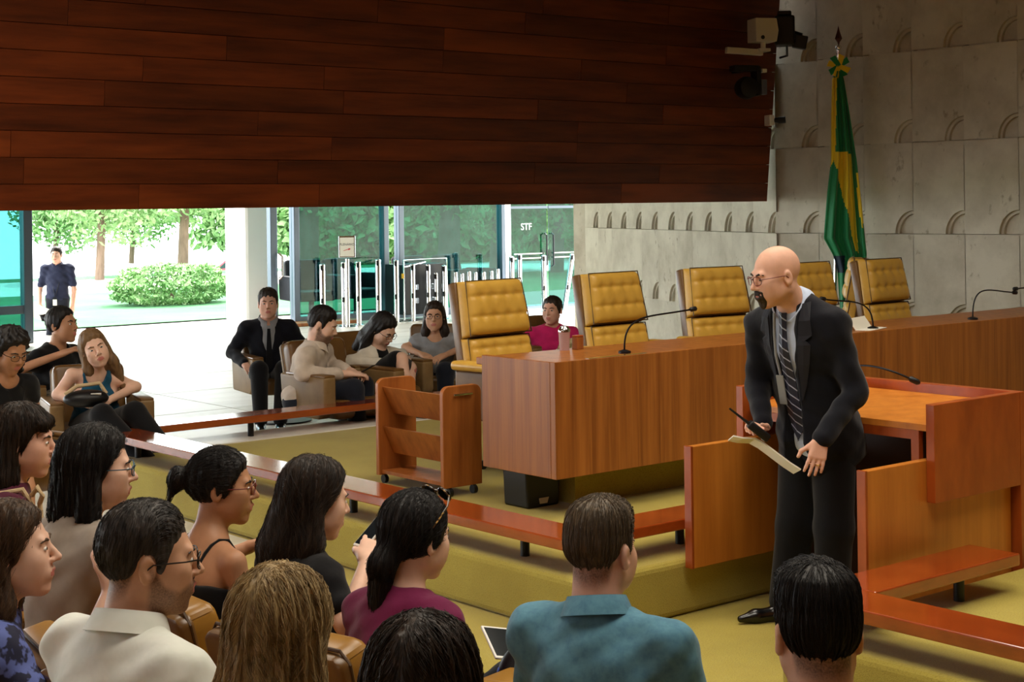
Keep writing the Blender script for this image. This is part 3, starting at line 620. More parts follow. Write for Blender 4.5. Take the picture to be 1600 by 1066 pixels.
# flight case
p = at_y(648, 460, 21.0); p.z = 0
fc = thing('flight_case', p, R(4), 'black equipment case in a chrome tube frame, in front of the glass', 'case')
MB().box(-0.42, 0.42, -0.25, 0.25, 0.1, 0.92, 0.01).build('case_body', M_black, fc)
for z in (0.28, 0.5):
    for x in (-0.2, 0.2): MB().box(x - 0.06, x + 0.06, -0.265, -0.251, z, z + 0.09, 0.004).build('latch', M_chrome, fc)
MB().tube([(-0.46, -0.28, 0.02), (-0.46, -0.28, 1.0), (0.46, -0.28, 1.0), (0.46, -0.28, 0.02)], 0.016).tube([(-0.46, -0.28, 0.88), (0.0, -0.28, 0.95)], 0.014).build('tube_frame', M_chrome, fc, True)
MB().box(-0.5, -0.47, -0.3, -0.26, 0.7, 0.78, 0.004).build('yellow_tag', mat('yellow_tag', srgb(220, 170, 30), 0.5), fc)
for k, (px, yy, rz, lab) in enumerate(((486, 22.2, 2.9, 'dark office armchair behind the glass, left of the sign'), (556, 22.3, 3.3, 'dark office armchair behind the glass, right of the sign'),
                              (664, 22.2, 3.2, 'dark office armchair behind the flight case'), (728, 22.3, 3.4, 'dark office armchair behind the glass, left of the lettered door'))):
    q = at_y(px, 440, yy); put_armchair(ac_dark, q.x, q.y, rz, lab, 'dark office armchairs outside the glass', 0.0, 1.3)
# ================================================================== figures: smooth-blended solids turned into one surface
def smin(a, b, k):
    h = np.clip(0.5 + 0.5 * (b - a) / k, 0, 1); return b + (a - b) * h - k * h * (1 - h)
def d_cap(P, a, b, ra, rb):
    a = np.asarray(a, np.float32); ba = np.asarray(b, np.float32) - a; pa = P - a
    t = np.clip(pa @ ba / max(float(ba @ ba), 1e-9), 0, 1); return np.linalg.norm(pa - t[:, None] * ba, axis=1) - (ra + (rb - ra) * t)
def d_ell(P, c, r, M=None):
    q = P - np.asarray(c, np.float32)
    if M is not None: q = q @ M
    r = np.asarray(r, np.float32); k0 = np.linalg.norm(q / r, axis=1); k1 = np.linalg.norm(q / (r * r), axis=1); return k0 * (k0 - 1) / np.maximum(k1, 1e-6)
def C(a, b, ra, rb=None, k=0.02, op='+'): return ('c', op, k, tuple(a), tuple(b), ra, ra if rb is None else rb)
def E(c, r, k=0.02, op='+', M=None): return ('e', op, k, tuple(c), tuple(r), M)
def HS(n, c, k=0.006): return ('h', 'i', k, tuple(n), c)          # keep n.p < c
def ev(prims, P):
    d = np.full(len(P), 1.0, np.float32)
    for p in prims:
        x = d_cap(P, *p[3:]) if p[0] == 'c' else d_ell(P, *p[3:]) if p[0] == 'e' else P @ np.asarray(p[3], np.float32) - p[4]
        if p[1] == '+': d = smin(d, x, p[2])
        elif p[1] == '-': d = -smin(-d, x, p[2])
        else: d = -smin(-d, -x, p[2])
    return d
def bounds(prims, grow=0.03):
    lo = np.full(3, 9.0); hi = np.full(3, -9.0)
    for p in prims:
        if p[1] != '+': continue
        if p[0] == 'c':
            for q, r in ((p[3], p[5]), (p[4], p[6])): lo = np.minimum(lo, np.array(q) - r); hi = np.maximum(hi, np.array(q) + r)
        else: m = max(p[4]) if p[5] is not None else np.array(p[4]); lo = np.minimum(lo, np.array(p[3]) - m); hi = np.maximum(hi, np.array(p[3]) + m)
    return lo - grow, hi + grow
class Solid:
    """groups of shapes, each in its own frame, blended together"""
    def __init__(s): s.g = []; s.disp = None
    def add(s, prims, M=None, k=0.012):
        lo, hi = bounds(prims); Mi = None
        if M is not None:
            cs = np.array([(M @ Vector((x, y, z)))[:] for x in (lo[0], hi[0]) for y in (lo[1], hi[1]) for z in (lo[2], hi[2])]); lo, hi = cs.min(0), cs.max(0)
            Mi = np.array(M.inverted(), np.float32)
        s.g.append((prims, Mi, k, lo, hi)); return s
    def box(s): return np.min([g[3] for g in s.g], 0), np.max([g[4] for g in s.g], 0)
    def __call__(s, P):
        P = np.asarray(P, np.float32); d = np.full(len(P), 0.6, np.float32)
        for prims, Mi, k, lo, hi in s.g:
            ix = np.nonzero(((P > lo - 0.05) & (P < hi + 0.05)).all(1))[0]
            if len(ix) == 0: continue
            Q = P[ix]
            if Mi is not None: Q = Q @ Mi[:3, :3].T + Mi[:3, 3]
            d[ix] = smin(d[ix], ev(prims, Q), k)
        if s.disp is not None: d = d + s.disp(P)
        return d
    def mesh(s, name, h):
        lo, hi = s.box(); lo = lo - 2 * h; B = 4; nc = np.maximum(np.ceil((hi - lo) / (h * B)).astype(int) + 1, 2)
        g = np.stack(np.meshgrid(*[(np.arange(n) + 0.5) * h * B + lo[i] for i, n in enumerate(nc)], indexing='ij'), -1).reshape(-1, 3)
        dc = s(g).reshape(nc); act = np.abs(dc) < h * B * 1.6
        nf = nc * B; V = np.repeat(np.repeat(np.repeat(dc, B, 0), B, 1), B, 2).astype(np.float32)
        ids = np.nonzero(np.repeat(np.repeat(np.repeat(act, B, 0), B, 1), B, 2).ravel())[0]
        ii = np.stack(np.unravel_index(ids, nf), 1); V.ravel()[ids] = s(ii * h + lo)
        S = V < 0; cnt = np.zeros(nf - 1, np.int8)
        for o in np.ndindex(2, 2, 2): cnt += S[o[0]:nf[0] - 1 + o[0], o[1]:nf[1] - 1 + o[1], o[2]:nf[2] - 1 + o[2]]
        ci = np.stack(np.nonzero((cnt > 0) & (cnt < 8)), 1); idx = np.full(nf - 1, -1, np.int64); idx[tuple(ci.T)] = np.arange(len(ci))
        acc = np.zeros((len(ci), 3)); w = np.zeros(len(ci))
        for ax in range(3):
            o1, o2 = [k for k in range(3) if k != ax]
            for a in (0, 1):
                for b in (0, 1):
                    c0 = ci.copy(); c0[:, o1] += a; c0[:, o2] += b; c1 = c0.copy(); c1[:, ax] += 1
                    v0, v1 = V[tuple(c0.T)], V[tuple(c1.T)]; m = (v0 < 0) != (v1 < 0)
                    t = np.where(m, v0 / np.where(np.abs(v0 - v1) < 1e-9, 1, v0 - v1), 0); p = c0.astype(float); p[:, ax] += t; acc[m] += p[m]; w[m] += 1
        vert = acc / np.maximum(w, 1)[:, None] * h + lo; quads = []
        for ax in range(3):
            o1, o2 = (ax + 1) % 3, (ax + 2) % 3; sl0 = [slice(1, n - 1) for n in nf]; sl1 = list(sl0); sl0[ax] = slice(0, nf[ax] - 1); sl1[ax] = slice(1, nf[ax])
            A, Bm = S[tuple(sl0)], S[tuple(sl1)]; e = np.stack(np.nonzero(A != Bm), 1)
            if len(e) == 0: continue
            flip = A[tuple(e.T)]; base = e + 1; base[:, ax] -= 1; q = []
            for a, b in ((0, 0), (1, 0), (1, 1), (0, 1)):
                c = base.copy(); c[:, o1] -= a; c[:, o2] -= b; q.append(idx[tuple(c.T)])
            q = np.stack(q, 1); q[~flip] = q[~flip][:, ::-1]; quads.append(q)
        Q = np.concatenate(quads); Q = Q[(Q >= 0).all(1)]
        me = bpy.data.meshes.new(name); me.vertices.add(len(vert)); me.vertices.foreach_set('co', vert.astype(np.float32).ravel())
        me.loops.add(len(Q) * 4); me.loops.foreach_set('vertex_index', Q.astype(np.int32).ravel()); me.polygons.add(len(Q)); me.polygons.foreach_set('loop_start', np.arange(len(Q), dtype=np.int32) * 4)
        me.update(calc_edges=True); me.polygons.foreach_set('use_smooth', [True] * len(Q)); return me, vert, vert[Q].mean(1)

def head_prims(fem):
    j = 0.92 if fem else 1.0; p = [E((0, -0.012, 0.035), (0.074, 0.094, 0.085)), E((0, 0.028, -0.025), (0.059 * j, 0.062, 0.090), 0.03)]
    for s in (-1, 1):
        p += [C((s * 0.050 * j, -0.005, -0.05), (s * 0.012, 0.062, -0.098), 0.021, 0.016, 0.025), E((s * 0.039, 0.058, -0.018), (0.024, 0.024, 0.024), 0.03), E((s * 0.036, 0.045, -0.052), (0.025, 0.030, 0.032), 0.03)]
    p += [E((0, 0.071, -0.099), (0.018, 0.015, 0.015), 0.015), C((-0.034, 0.080, 0.023), (0.034, 0.080, 0.023), 0.0105 if fem else 0.012, None, 0.015)]
    for s in (-1, 1): p += [E((s * 0.032, 0.101, 0.005), (0.018, 0.016, 0.013), 0.012, '-'), E((s * 0.031, 0.0765, 0.004), (0.0135, 0.0135, 0.0125), 0.004)]
    p += [C((0, 0.083, 0.018), (0, 0.111, -0.026), 0.0075, 0.0108, 0.010)]
    for s in (-1, 1): p += [E((s * 0.0115, 0.099, -0.031), (0.008, 0.009, 0.007), 0.006)]
    p += [E((0, 0.078, -0.061), (0.030, 0.020, 0.026), 0.015), C((-0.018, 0.0915, -0.0575), (0, 0.0985, -0.0555), 0.0050, 0.0058, 0.005), C((0.018, 0.0915, -0.0575), (0, 0.0985, -0.0555), 0.0050, 0.0058, 0.005),
          C((-0.014, 0.092, -0.0685), (0.014, 0.092, -0.0685), 0.0068, None, 0.005), C((-0.025, 0.1015, -0.0625), (0.025, 0.1015, -0.0625), 0.0030, None, 0.003, '-')]
    for s in (-1, 1):
        p += [E((s * 0.078, -0.012, -0.006), (0.009, 0.019, 0.031), 0.007), E((s * 0.087, -0.006, -0.004), (0.009, 0.010, 0.017), 0.005, '-')]
    return p
def hand_prims(w, d, n, lat, curl=0.5, spread=1.0, thumb=0.6):
    w, d, n, lat = [Vector(v) for v in (w, d, n, lat)]; d.normalize(); n = (n - d * n.dot(d)).normalized(); l0 = d.cross(n); lat = l0 if l0.dot(lat) > 0 else -l0; p = []
    for i, (L, o) in enumerate(((0.070, 0.029), (0.078, 0.010), (0.073, -0.009), (0.058, -0.027))):
        kn = w + d * (0.084 - 0.004 * abs(i - 1)) + lat * o; p.append(C(w + lat * o * 0.55 + d * 0.005, kn, 0.0155, 0.0115, 0.014))
        q = kn; a = curl * 0.5
        for f, r in ((0.44, 0.0088), (0.31, 0.0078), (0.25, 0.0068)):
            dv = (d * math.cos(a) + n * math.sin(a) + lat * (o * 2.2 * spread)).normalized(); q2 = q + dv * L * f; p.append(C(q, q2, r, r * 0.92, 0.004)); q = q2; a += curl
    t0 = w + d * 0.018 + lat * 0.020; t1 = w + d * 0.048 + lat * 0.044 + n * 0.012; t2 = t1 + (d * 0.8 + lat * (0.9 - thumb) + n * thumb).normalized() * 0.034; t3 = t2 + (d * 1.0 + lat * (0.3 - thumb) + n * thumb).normalized() * 0.026
    return p + [C(t0, t1, 0.015, 0.0115, 0.012), C(t1, t2, 0.0108, 0.0095, 0.005), C(t2, t3, 0.0092, 0.0078, 0.004)]
HCUT = [E((0, 0.118, -0.030), (0.066, 0.062, 0.100), 0.012, '-')]
HL_M = ([-0.12, -0.085, -0.055, -0.042, -0.032, 0.004, 0.011, 0.024, 0.036, 0.050, 0.070, 0.10], [-0.090, -0.088, -0.075, -0.045, 0.016, 0.018, -0.022, -0.022, 0.018, 0.048, 0.068, 0.072])
HL_W = ([-0.12, -0.085, -0.05, -0.02, 0.0, 0.025, 0.045, 0.060, 0.078, 0.10], [-0.080, -0.080, -0.060, -0.05, -0.035, -0.010, 0.030, 0.055, 0.070, 0.074])
def cap_fn(t, line, vol=0.0, front=0.0, taper=0.022):
    base = [p for p in head_prims(False)[:2]]
    def f(P):
        L = P[:, 2] - np.interp(P[:, 1], *line); tt = np.clip(L / taper, -0.5, 1.0) * t
        up = np.clip((P[:, 2] - 0.055) / 0.06, 0, 1); tt = tt + up * vol + up * np.clip((P[:, 1] - 0.01) / 0.07, 0, 1) * front
        return ev(base, P) - tt
    return f
def hair_prims(style, t=0.012):
    """returns (cap function or None, extra shapes)"""
    if style == 'short': return cap_fn(t, HL_M, 0.006, 0.0, 0.05), []
    if style == 'crop': return cap_fn(t, HL_M, 0.014, 0.012, 0.09), []
    if style == 'quiff': return cap_fn(t, HL_M, 0.018, 0.020, 0.08), []
    if style == 'bun': return cap_fn(t, HL_W), [C((0, -0.085, 0.02), (0, -0.125, 0.03), 0.035, 0.030, 0.02), E((0, -0.14, 0.03), (0.036, 0.032, 0.038), 0.01), C((0.0, -0.15, 0.02), (0.012, -0.172, -0.05), 0.020, 0.006, 0.012), C((0.0, -0.15, 0.02), (-0.02, -0.165, -0.03), 0.014, 0.004, 0.012)]
    if style == 'topknot': return cap_fn(t, HL_W), [C((0, -0.09, 0.06), (0, -0.13, 0.055), 0.022, 0.024, 0.015), C((0, -0.13, 0.055), (0.03, -0.165, 0.085), 0.012, 0.004, 0.01), C((0, -0.13, 0.055), (-0.02, -0.17, 0.035), 0.012, 0.004, 0.01)]
    if style == 'pony': return cap_fn(t, HL_W, 0.004), [C((0, -0.085, -0.01), (0, -0.125, -0.06), 0.042, 0.034, 0.02), C((0, -0.125, -0.06), (-0.015, -0.125, -0.25), 0.036, 0.018, 0.02)]
    if style == 'curly': return cap_fn(t + 0.012, HL_W), [C((s * 0.062, -0.035, 0.03), (s * 0.085, -0.035, -0.13), 0.045, 0.045, 0.03) for s in (-1, 1)] + [C((0, -0.07, 0.02), (0, -0.09, -0.15), 0.07, 0.07, 0.03)] + HCUT
    if style == 'bob': return cap_fn(t, HL_W, 0.004), [C((s * 0.052, -0.028, 0.03), (s * 0.072, -0.022, -0.12), 0.040, 0.036, 0.03) for s in (-1, 1)] + [C((0, -0.055, 0.02), (0, -0.070, -0.12), 0.066, 0.060, 0.03)] + HCUT + [HS((0, 0, -1), 0.155, 0.012)]
    L = {'long': 0.36, 'longer': 0.42, 'mid': 0.25, 'fringe': 0.27}[style]
    q = [C((0, -0.055, 0.02), (0, -0.095, -0.14), 0.068, 0.064, 0.03), C((0, -0.095, -0.14), (0, -0.135, -L), 0.064, 0.04, 0.03)]
    for s in (-1, 1): q += [C((s * 0.052, -0.034, 0.03), (s * 0.074, -0.034, -0.12), 0.040, 0.038, 0.03), C((s * 0.074, -0.034, -0.12), (s * 0.095, -0.075 if style != 'mid' else -0.01, -L), 0.038, 0.022, 0.03)]
    if style == 'fringe': q += [C((-0.045, 0.070, 0.066), (0.045, 0.070, 0.066), 0.022, None, 0.02)]
    return cap_fn(t, HL_W, 0.004), q + (HCUT if style != 'fringe' else [E((0, 0.12, -0.045), (0.066, 0.062, 0.088), 0.012, '-')])
class HairSolid(Solid):
    def __init__(s, style, t, Mh):
        s.cap, s.ex = hair_prims(style, t); s.Mh = Mh; s.Mi = np.array(Mh.inverted(), np.float32); s.disp = None
        lo, hi = np.array((-0.12, -0.15, -0.12)), np.array((0.12, 0.14, 0.18))
        if s.ex: l2, h2 = bounds(s.ex); lo, hi = np.minimum(lo, l2), np.maximum(hi, h2)
        cs = np.array([(Mh @ Vector((x, y, z)))[:] for x in (lo[0], hi[0]) for y in (lo[1], hi[1]) for z in (lo[2], hi[2])]); s.lo, s.hi = cs.min(0), cs.max(0)
    def box(s): return s.lo, s.hi
    def __call__(s, P):
        Q = np.asarray(P, np.float32) @ s.Mi[:3, :3].T + s.Mi[:3, 3]; d = s.cap(Q)
        if s.ex: d = smin(d, ev(s.ex, Q), 0.012)
        return d + (s.disp(Q) if s.disp is not None else 0)
def strands(fn, Mh, verts, n, length, rad, seed, curl=0.0, flow='crown'):
    RM3 = np.array(Mh.to_3x3()); MI = np.array(Mh.inverted()); goal = {'bun': (0, -0.13, 0.03), 'pony': (0, -0.12, -0.06), 'topknot': (0, -0.13, 0.06)}.get(flow)
    r = np.random.default_rng(seed); seg = 12; crown = np.array((Mh @ Vector((0, -0.03, 0.13)))[:]); P = verts[r.integers(0, len(verts), n)].astype(np.float64); P0 = P; st = length / seg * (0.7 + 0.6 * r.random(n))[:, None]; e = 0.004; path = []
    off = (0.0005 + 0.003 * r.random(n) ** 2)
    for k in range(seg + 1):
        g = np.stack([fn(P + np.eye(3)[i] * e) - fn(P - np.eye(3)[i] * e) for i in range(3)], 1); g /= np.linalg.norm(g, axis=1)[:, None] + 1e-9
        P = P - g * (fn(P) - off)[:, None]; path.append(P.copy())
        v = P - crown; v /= np.linalg.norm(v, axis=1)[:, None] + 1e-6; 
        Q = P @ MI[:3, :3].T + MI[:3, 3]
        if goal is not None: v = np.array(goal) - Q; dist = np.linalg.norm(v, axis=1)[:, None]; v = np.where(dist > 0.05, v / (dist + 1e-6), np.array((0, -0.2, -1.0))) @ RM3.T
        elif flow == 'men': fr_ = np.clip((Q[:, 1] + 0.01) / 0.05, 0, 1)[:, None]; v = (np.stack([Q[:, 0] * 4, np.full(n, -0.3), np.full(n, -1.0)], 1) * (1 - fr_) + fr_ * np.stack([np.full(n, 0.35), np.full(n, -0.9), np.full(n, 0.35)], 1)) @ RM3.T
        elif flow == 'part': v = np.stack([np.tanh((Q[:, 0] + 0.012) * 60) * 0.9, np.full(n, -0.35), np.full(n, -0.9)], 1) @ RM3.T
        else: v = v * 0.9 + np.array((0, 0, -0.8))
        v = v + r.normal(size=(n, 3)) * 0.10
        if curl: v += curl * np.stack([np.sin(k * 1.3 + P0[:, 2] * 90), np.cos(k * 1.3 + P0[:, 0] * 90), np.zeros(n)], 1)
        v -= g * (v * g).sum(1)[:, None]; v /= np.linalg.norm(v, axis=1)[:, None] + 1e-6; P = P + v * st
    path = np.stack(path, 1); tan = np.gradient(path, axis=1); tan /= np.linalg.norm(tan, axis=2)[..., None] + 1e-9
    a = np.cross(tan, r.normal(size=(n, 1, 3))); a /= np.linalg.norm(a, axis=2)[..., None] + 1e-9; b = np.cross(tan, a)
    wid = rad * (1 - 0.85 * (np.arange(seg + 1) / seg) ** 2)[None, :, None]
    ring = np.stack([path + (a * math.cos(t) + b * math.sin(t)) * wid for t in (0, 2.094, 4.189)], 2); V = ring.reshape(-1, 3)
    i = (np.arange(n) * (seg + 1) * 3)[:, None, None] + (np.arange(seg) * 3)[None, :, None]; k = np.arange(3)[None, None, :]; k2 = (k + 1) % 3
    F = np.stack([i + k, i + k2, i + 3 + k2, i + 3 + k], -1).reshape(-1, 4); return V, F
def join_into(me, V, F):
    n0 = len(me.vertices); co = np.empty(n0 * 3, np.float32); me.vertices.foreach_get('co', co); l0 = len(me.loops); vi = np.empty(l0, np.int32); me.loops.foreach_get('vertex_index', vi); np0 = len(me.polygons)
    m2 = bpy.data.meshes.new(me.name); V2 = np.concatenate([co.reshape(-1, 3), V]); q = np.concatenate([vi.reshape(-1, 4), F + n0]); m2.vertices.add(len(V2)); m2.vertices.foreach_set('co', V2.astype(np.float32).ravel())
    m2.loops.add(len(q) * 4); m2.loops.foreach_set('vertex_index', q.astype(np.int32).ravel()); m2.polygons.add(len(q)); m2.polygons.foreach_set('loop_start', np.arange(len(q), dtype=np.int32) * 4); m2.update(calc_edges=True)
    m2.polygons.foreach_set('use_smooth', [True] * len(q)); bpy.data.meshes.remove(me); return m2

def skin_mat(name, c):
    c2 = tuple(x * 0.86 for x in c[:3]) + (1,); return mat(name, c, 0.5, spec=0.35, noise=[((14, 14, 14), 4, c2, 0.4, 0.75)], sss=0.08)
LIP = mat('lips', srgb(198, 120, 110), 0.4); EYE_W = mat('eye_white', srgb(226, 222, 216), 0.25); EYE_I = mat('eye_iris', srgb(44, 28, 18), 0.15)
def stubble_skin(name, c, dark, amt):
    m = skin_mat(name, c); nt = m.node_tree; p = nt.nodes['Principled BSDF']; at = nt.nodes.new('ShaderNodeAttribute'); at.attribute_name = 'stubble'
    tc = nt.nodes.new('ShaderNodeTexCoord'); n = nt.nodes.new('ShaderNodeTexNoise'); n.inputs['Scale'].default_value = 260; nt.links.new(tc.outputs['Object'], n.inputs['Vector'])
    mr = nt.nodes.new('ShaderNodeMapRange'); mr.inputs[1].default_value = 0.3; mr.inputs[2].default_value = 0.7; mr.inputs[3].default_value = amt * 0.6; mr.inputs[4].default_value = amt; nt.links.new(n.outputs['Fac'], mr.inputs[0])
    mu = nt.nodes.new('ShaderNodeMath'); mu.operation = 'MULTIPLY'; nt.links.new(at.outputs['Fac'], mu.inputs[0]); nt.links.new(mr.outputs[0], mu.inputs[1])
    mx = nt.nodes.new('ShaderNodeMix'); mx.data_type = 'RGBA'; src = p.inputs['Base Color'].links[0].from_socket; nt.links.new(src, mx.inputs[6]); mx.inputs[7].default_value = dark; nt.links.new(mu.outputs[0], mx.inputs[0]); nt.links.new(mx.outputs[2], p.inputs['Base Color']); return m
SK = {k: stubble_skin('skin_' + k, c, srgb(38, 30, 26), 0.9) for k, c in (('light', srgb(236, 192, 168)), ('mid', srgb(220, 170, 138)), ('tan', srgb(190, 138, 104)), ('pink', srgb(232, 180, 156)))}
def hair_mat(name, a, b): return mat(name, a, 0.52, spec=0.32, noise=[((70, 70, 7), 3, b, 0.42, 0.72)], bump=((160, 160, 10), 0.5, 0.003))
HM = {'black': hair_mat('hair_black', srgb(20, 17, 17), srgb(38, 31, 28)), 'dark': hair_mat('hair_dark', srgb(36, 27, 21), srgb(62, 46, 34)), 'brown': hair_mat('hair_brown', srgb(62, 44, 30), srgb(98, 72, 48)),
      'ash': hair_mat('hair_ash', srgb(84, 72, 58), srgb(120, 102, 80)), 'blond': hair_mat('hair_blond', srgb(178, 152, 106), srgb(112, 90, 62)), 'light': hair_mat('hair_light_brown', srgb(128, 98, 66), srgb(92, 68, 46)), 'grey': hair_mat('hair_greying', srgb(46, 42, 40), srgb(86, 80, 76))}
def cloth(name, c, c2=None, s=9, bs=(9, 9, 5), bd=0.012): return mat(name, c, 0.85, spec=0.15, noise=[((s, s, s), 3, c2 or tuple(x * 0.8 for x in c[:3]) + (1,), 0.4, 0.7)], bump=(bs, 0.6, bd), sheen=0.15)

def make_glasses(root, Mh, m, r=0.021, wide=1.0):
    g = MB(); pts = []
    for s in (-1, 1):
        rim = [(s * 0.033 + r * 1.12 * wide * math.copysign(abs(math.cos(a)) ** 0.75, math.cos(a)), 0.107 - 0.010 * abs(math.cos(a)) * (1 if math.cos(a) * s > 0 else 0), 0.002 + r * 0.82 * math.copysign(abs(math.sin(a)) ** 0.75, math.sin(a))) for a in [k * math.pi / 9 for k in range(19)]]
        g.tube(rim, 0.0017, 6); g.tube([(s * 0.057, 0.100, 0.008), (s * 0.074, 0.07, 0.008), (s * 0.080, 0.0, 0.006), (s * 0.079, -0.022, -0.012)], 0.0018, 6)
    g.tube([(-0.011, 0.108, 0.006), (0, 0.112, 0.009), (0.011, 0.108, 0.006)], 0.0016, 6)
    o = g.build('glasses', m, root, True); o.matrix_local = Mh; return o
PERSONS = 0
def person(label, head, phi, style='short', hair='dark', skin='mid', fem=False, hrot=(0, 0, 0), top=None, sleeve=1.0, neck='crew', bottom=None, legs='trousers', lean=0.06, arms=None, hands=None, h=0.006, sc=1.0, glasses=None, collar=None,
           nst=0, sl=0.1, hdisp=0.0022, thick=0.012, stubble=None, knees=None, shoes=None, bust=True, vest=None, floor=0.0, curl=0.0, stand=None, slouch=0.0, strap=None, shrug=(0, 0), side=0.0, band=None, brows=True, wide=1.0):
    """head=(px,py,distance) of the head centre; phi: 0 faces picture right, 90 away, -90 towards the viewer"""
    global PERSONS; PERSONS += 1
    ph = cam_pt(*head); wa = R(phi) + HEAD - math.pi / 2; rz = wa - math.pi / 2
    H = (ph.z - floor) / sc; ny, hy = lean, lean + 0.045; hx = side
    off = Matrix.Rotation(rz, 3, 'Z') @ Vector((hx * sc, hy * sc, 0))
    root = thing('person', (ph.x - off.x, ph.y - off.y, floor), rz, label, 'person'); root.scale = (sc,) * 3
    Mh = Matrix.Translation((hx, hy, H)) @ Euler((R(hrot[1]), R(hrot[2]), R(hrot[0])), 'XYZ').to_matrix().to_4x4()
    sw = (0.146 if fem else 0.172) * wide; sr = 0.044 if fem else 0.052; NB = Vector((hx * 0.8, ny, H - (0.141 if fem else 0.136))); zs = H - (0.202 if fem else 0.198); zp = max(H - 0.68, 0.33) if stand is None else H - 0.68; tl = NB.z - zp
    S = {s: Vector((s * sw + hx * 0.6, ny - 0.015, zs + shrug[0 if s < 0 else 1])) for s in (-1, 1)}
    if arms is None: arms = {}
    A = {}
    for s, key in ((-1, 'L'), (1, 'R')):
        e, w = arms.get(key, ((0.235 * s, 0.04 + ny, zs - 0.27), (0.10 * s, 0.27 + ny, zs - 0.31)))
        e, w = Vector(e), Vector(w)
        A[s] = (e, w)
    fr = 0.9 if fem else 1.0
    chest = (hx * 0.4, ny * 0.6 - 0.01, NB.z - tl * 0.40); belly = (0, ny * 0.35, NB.z - tl * 0.70)
    hp = {s: Vector((s * 0.085, 0.0, zp + 0.0)) for s in (-1, 1)}
    kn = {s: Vector(v) for s, v in zip((-1, 1), knees[:2])} if knees else {s: Vector((s * 0.11, 0.42, max(zp + 0.06, 0.44))) for s in (-1, 1)}
    an = {s: Vector(v) for s, v in zip((-1, 1), knees[2:])} if knees else {s: Vector((s * 0.11, 0.46, 0.08)) for s in (-1, 1)}
    def torso(g, wf=fr):
        p = [E(chest, (0.150 * wf * wide + g, 0.100 + g, 0.165 + g), 0.03), E(belly, (0.138 * wf * wide + g, 0.098 * wide + g, 0.15 + g), 0.04), E((0, 0, zp + 0.04), (0.155 * wide + g, 0.115 + g, 0.11 + g), 0.04)]
        for s in (-1, 1): p += [C(NB - Vector((0, 0.012, 0.040)), S[s] - Vector((0, 0, 0.006)), 0.054 + g, sr - 0.002 + g, 0.05)]
        p += [E((hx * 0.5, ny * 0.85 - 0.03, zs - 0.075), (0.150 * wf * wide + g, 0.078 + g, 0.10 + g), 0.04)]
        if fem and bust: p += [E((s * 0.066 + hx * 0.4, ny * 0.6 + 0.072, NB.z - tl * 0.46), (0.058 + g * .5, 0.05 + g * .5, 0.055 + g * .5), 0.03) for s in (-1, 1)]
        return p
    def arm(s, g, frac=2.0):
        e, w = A[s]; p = []
        f1 = min(frac, 1.0); q = S[s].lerp(e, f1); ra, rb = (0.040, 0.034) if fem else (0.046, 0.040); p.append(C(S[s] - Vector((0, 0, 0.012)), q, ra + g, ra + (rb - ra) * f1 + g, 0.05))
        if frac > 1: f2 = min(frac - 1, 1.0); rw = 0.024 if fem else 0.028; p.append(C(e, e.lerp(w, f2), rb + g, rb + (rw - rb) * f2 + g * 0.8, 0.02))
        return p
    # ---- body: one continuous surface of skin
    B = Solid(); B.add(head_prims(fem), Mh)
    jn = Mh @ Vector((0, -0.022, -0.055)); B.add([C(jn, NB - Vector((0, 0.012, 0.04)), 0.049 if fem else 0.060, 0.053 if fem else 0.066, 0.02)] + torso(-0.006), None, 0.025)
    for s in (-1, 1):
        B.add(arm(s, -0.002), None, 0.02); e, w = A[s]
        hd = (hands or {}).get('L' if s < 0 else 'R', {})
        d = Vector(hd.get('d', (w - e).normalized())); n = Vector(hd.get('n', (-0.3 * s, 0, -1))); lat = Vector(hd.get('lat', (-s, 0.3, 0.3)))
        B.add(hand_prims(w, d, n, lat, hd.get('curl', 0.5), hd.get('spread', 1.0), hd.get('thumb', 0.6)), None, 0.010)
    def leg(s, g):
        return [C(hp[s], kn[s], 0.080 + g, 0.056 + g, 0.03), C(kn[s], kn[s].lerp(an[s], 0.4), 0.054 + g, 0.052 + g, 0.02), C(kn[s].lerp(an[s], 0.4), an[s], 0.052 + g, 0.034 + g, 0.02)]
    def foot(s, g):
        f = (an[s] - kn[s]); f.z = 0; f = Vector((0, 1, 0)) if stand is None else Vector(stand)
        f = f.normalized(); a = an[s]; return [C(a + Vector((0, 0, -0.02)), a + f * 0.03 + Vector((0, 0, -0.045)), 0.034 + g, 0.03 + g, 0.02), C(a - f * 0.03 + Vector((0, 0, -0.05)), a + f * 0.16 + Vector((0, 0, -0.058)), 0.03 + g, 0.022 + g, 0.02)]
    for s in (-1, 1): B.add(leg(s, -0.008) + foot(s, -0.004), None, 0.03)
    me, vt, fcs = B.mesh('body', h)
    mi = np.zeros(len(fcs), np.int32); Mi = np.array(Mh.inverted()); q = fcs @ Mi[:3, :3].T + Mi[:3, 3]
    lip = (np.abs(q[:, 0]) < 0.022) & (q[:, 1] > 0.089) & (((q[:, 2] + 0.0625) / 0.0115) ** 2 + (q[:, 0] / 0.024) ** 2 < 1); mi[lip] = 1
    link('body', me, None, root, mats=[SK[skin], LIP]); me.polygons.foreach_set('material_index', mi)
    q = vt @ Mi[:3, :3].T + Mi[:3, 3]; ss = lambda x, w: np.clip(x / w, 0, 1); at = np.zeros(len(q))
    if stubble is not None:
        edge = np.interp(q[:, 1], [-0.02, 0.0, 0.03, 0.06, 0.08, 0.1], [0.01, 0.0, -0.04, -0.052, -0.040, -0.036])
        at = ss(edge - q[:, 2], 0.014) * ss(q[:, 1] + 0.012, 0.012) * ss(q[:, 2] + 0.135, 0.02) * stubble
    if not fem and style != 'none': at = np.maximum(at, ss(q[:, 2] - np.interp(q[:, 1], *HL_M) - 0.004, 0.030) * (np.abs(q[:, 0]) < 0.079) * 0.9)
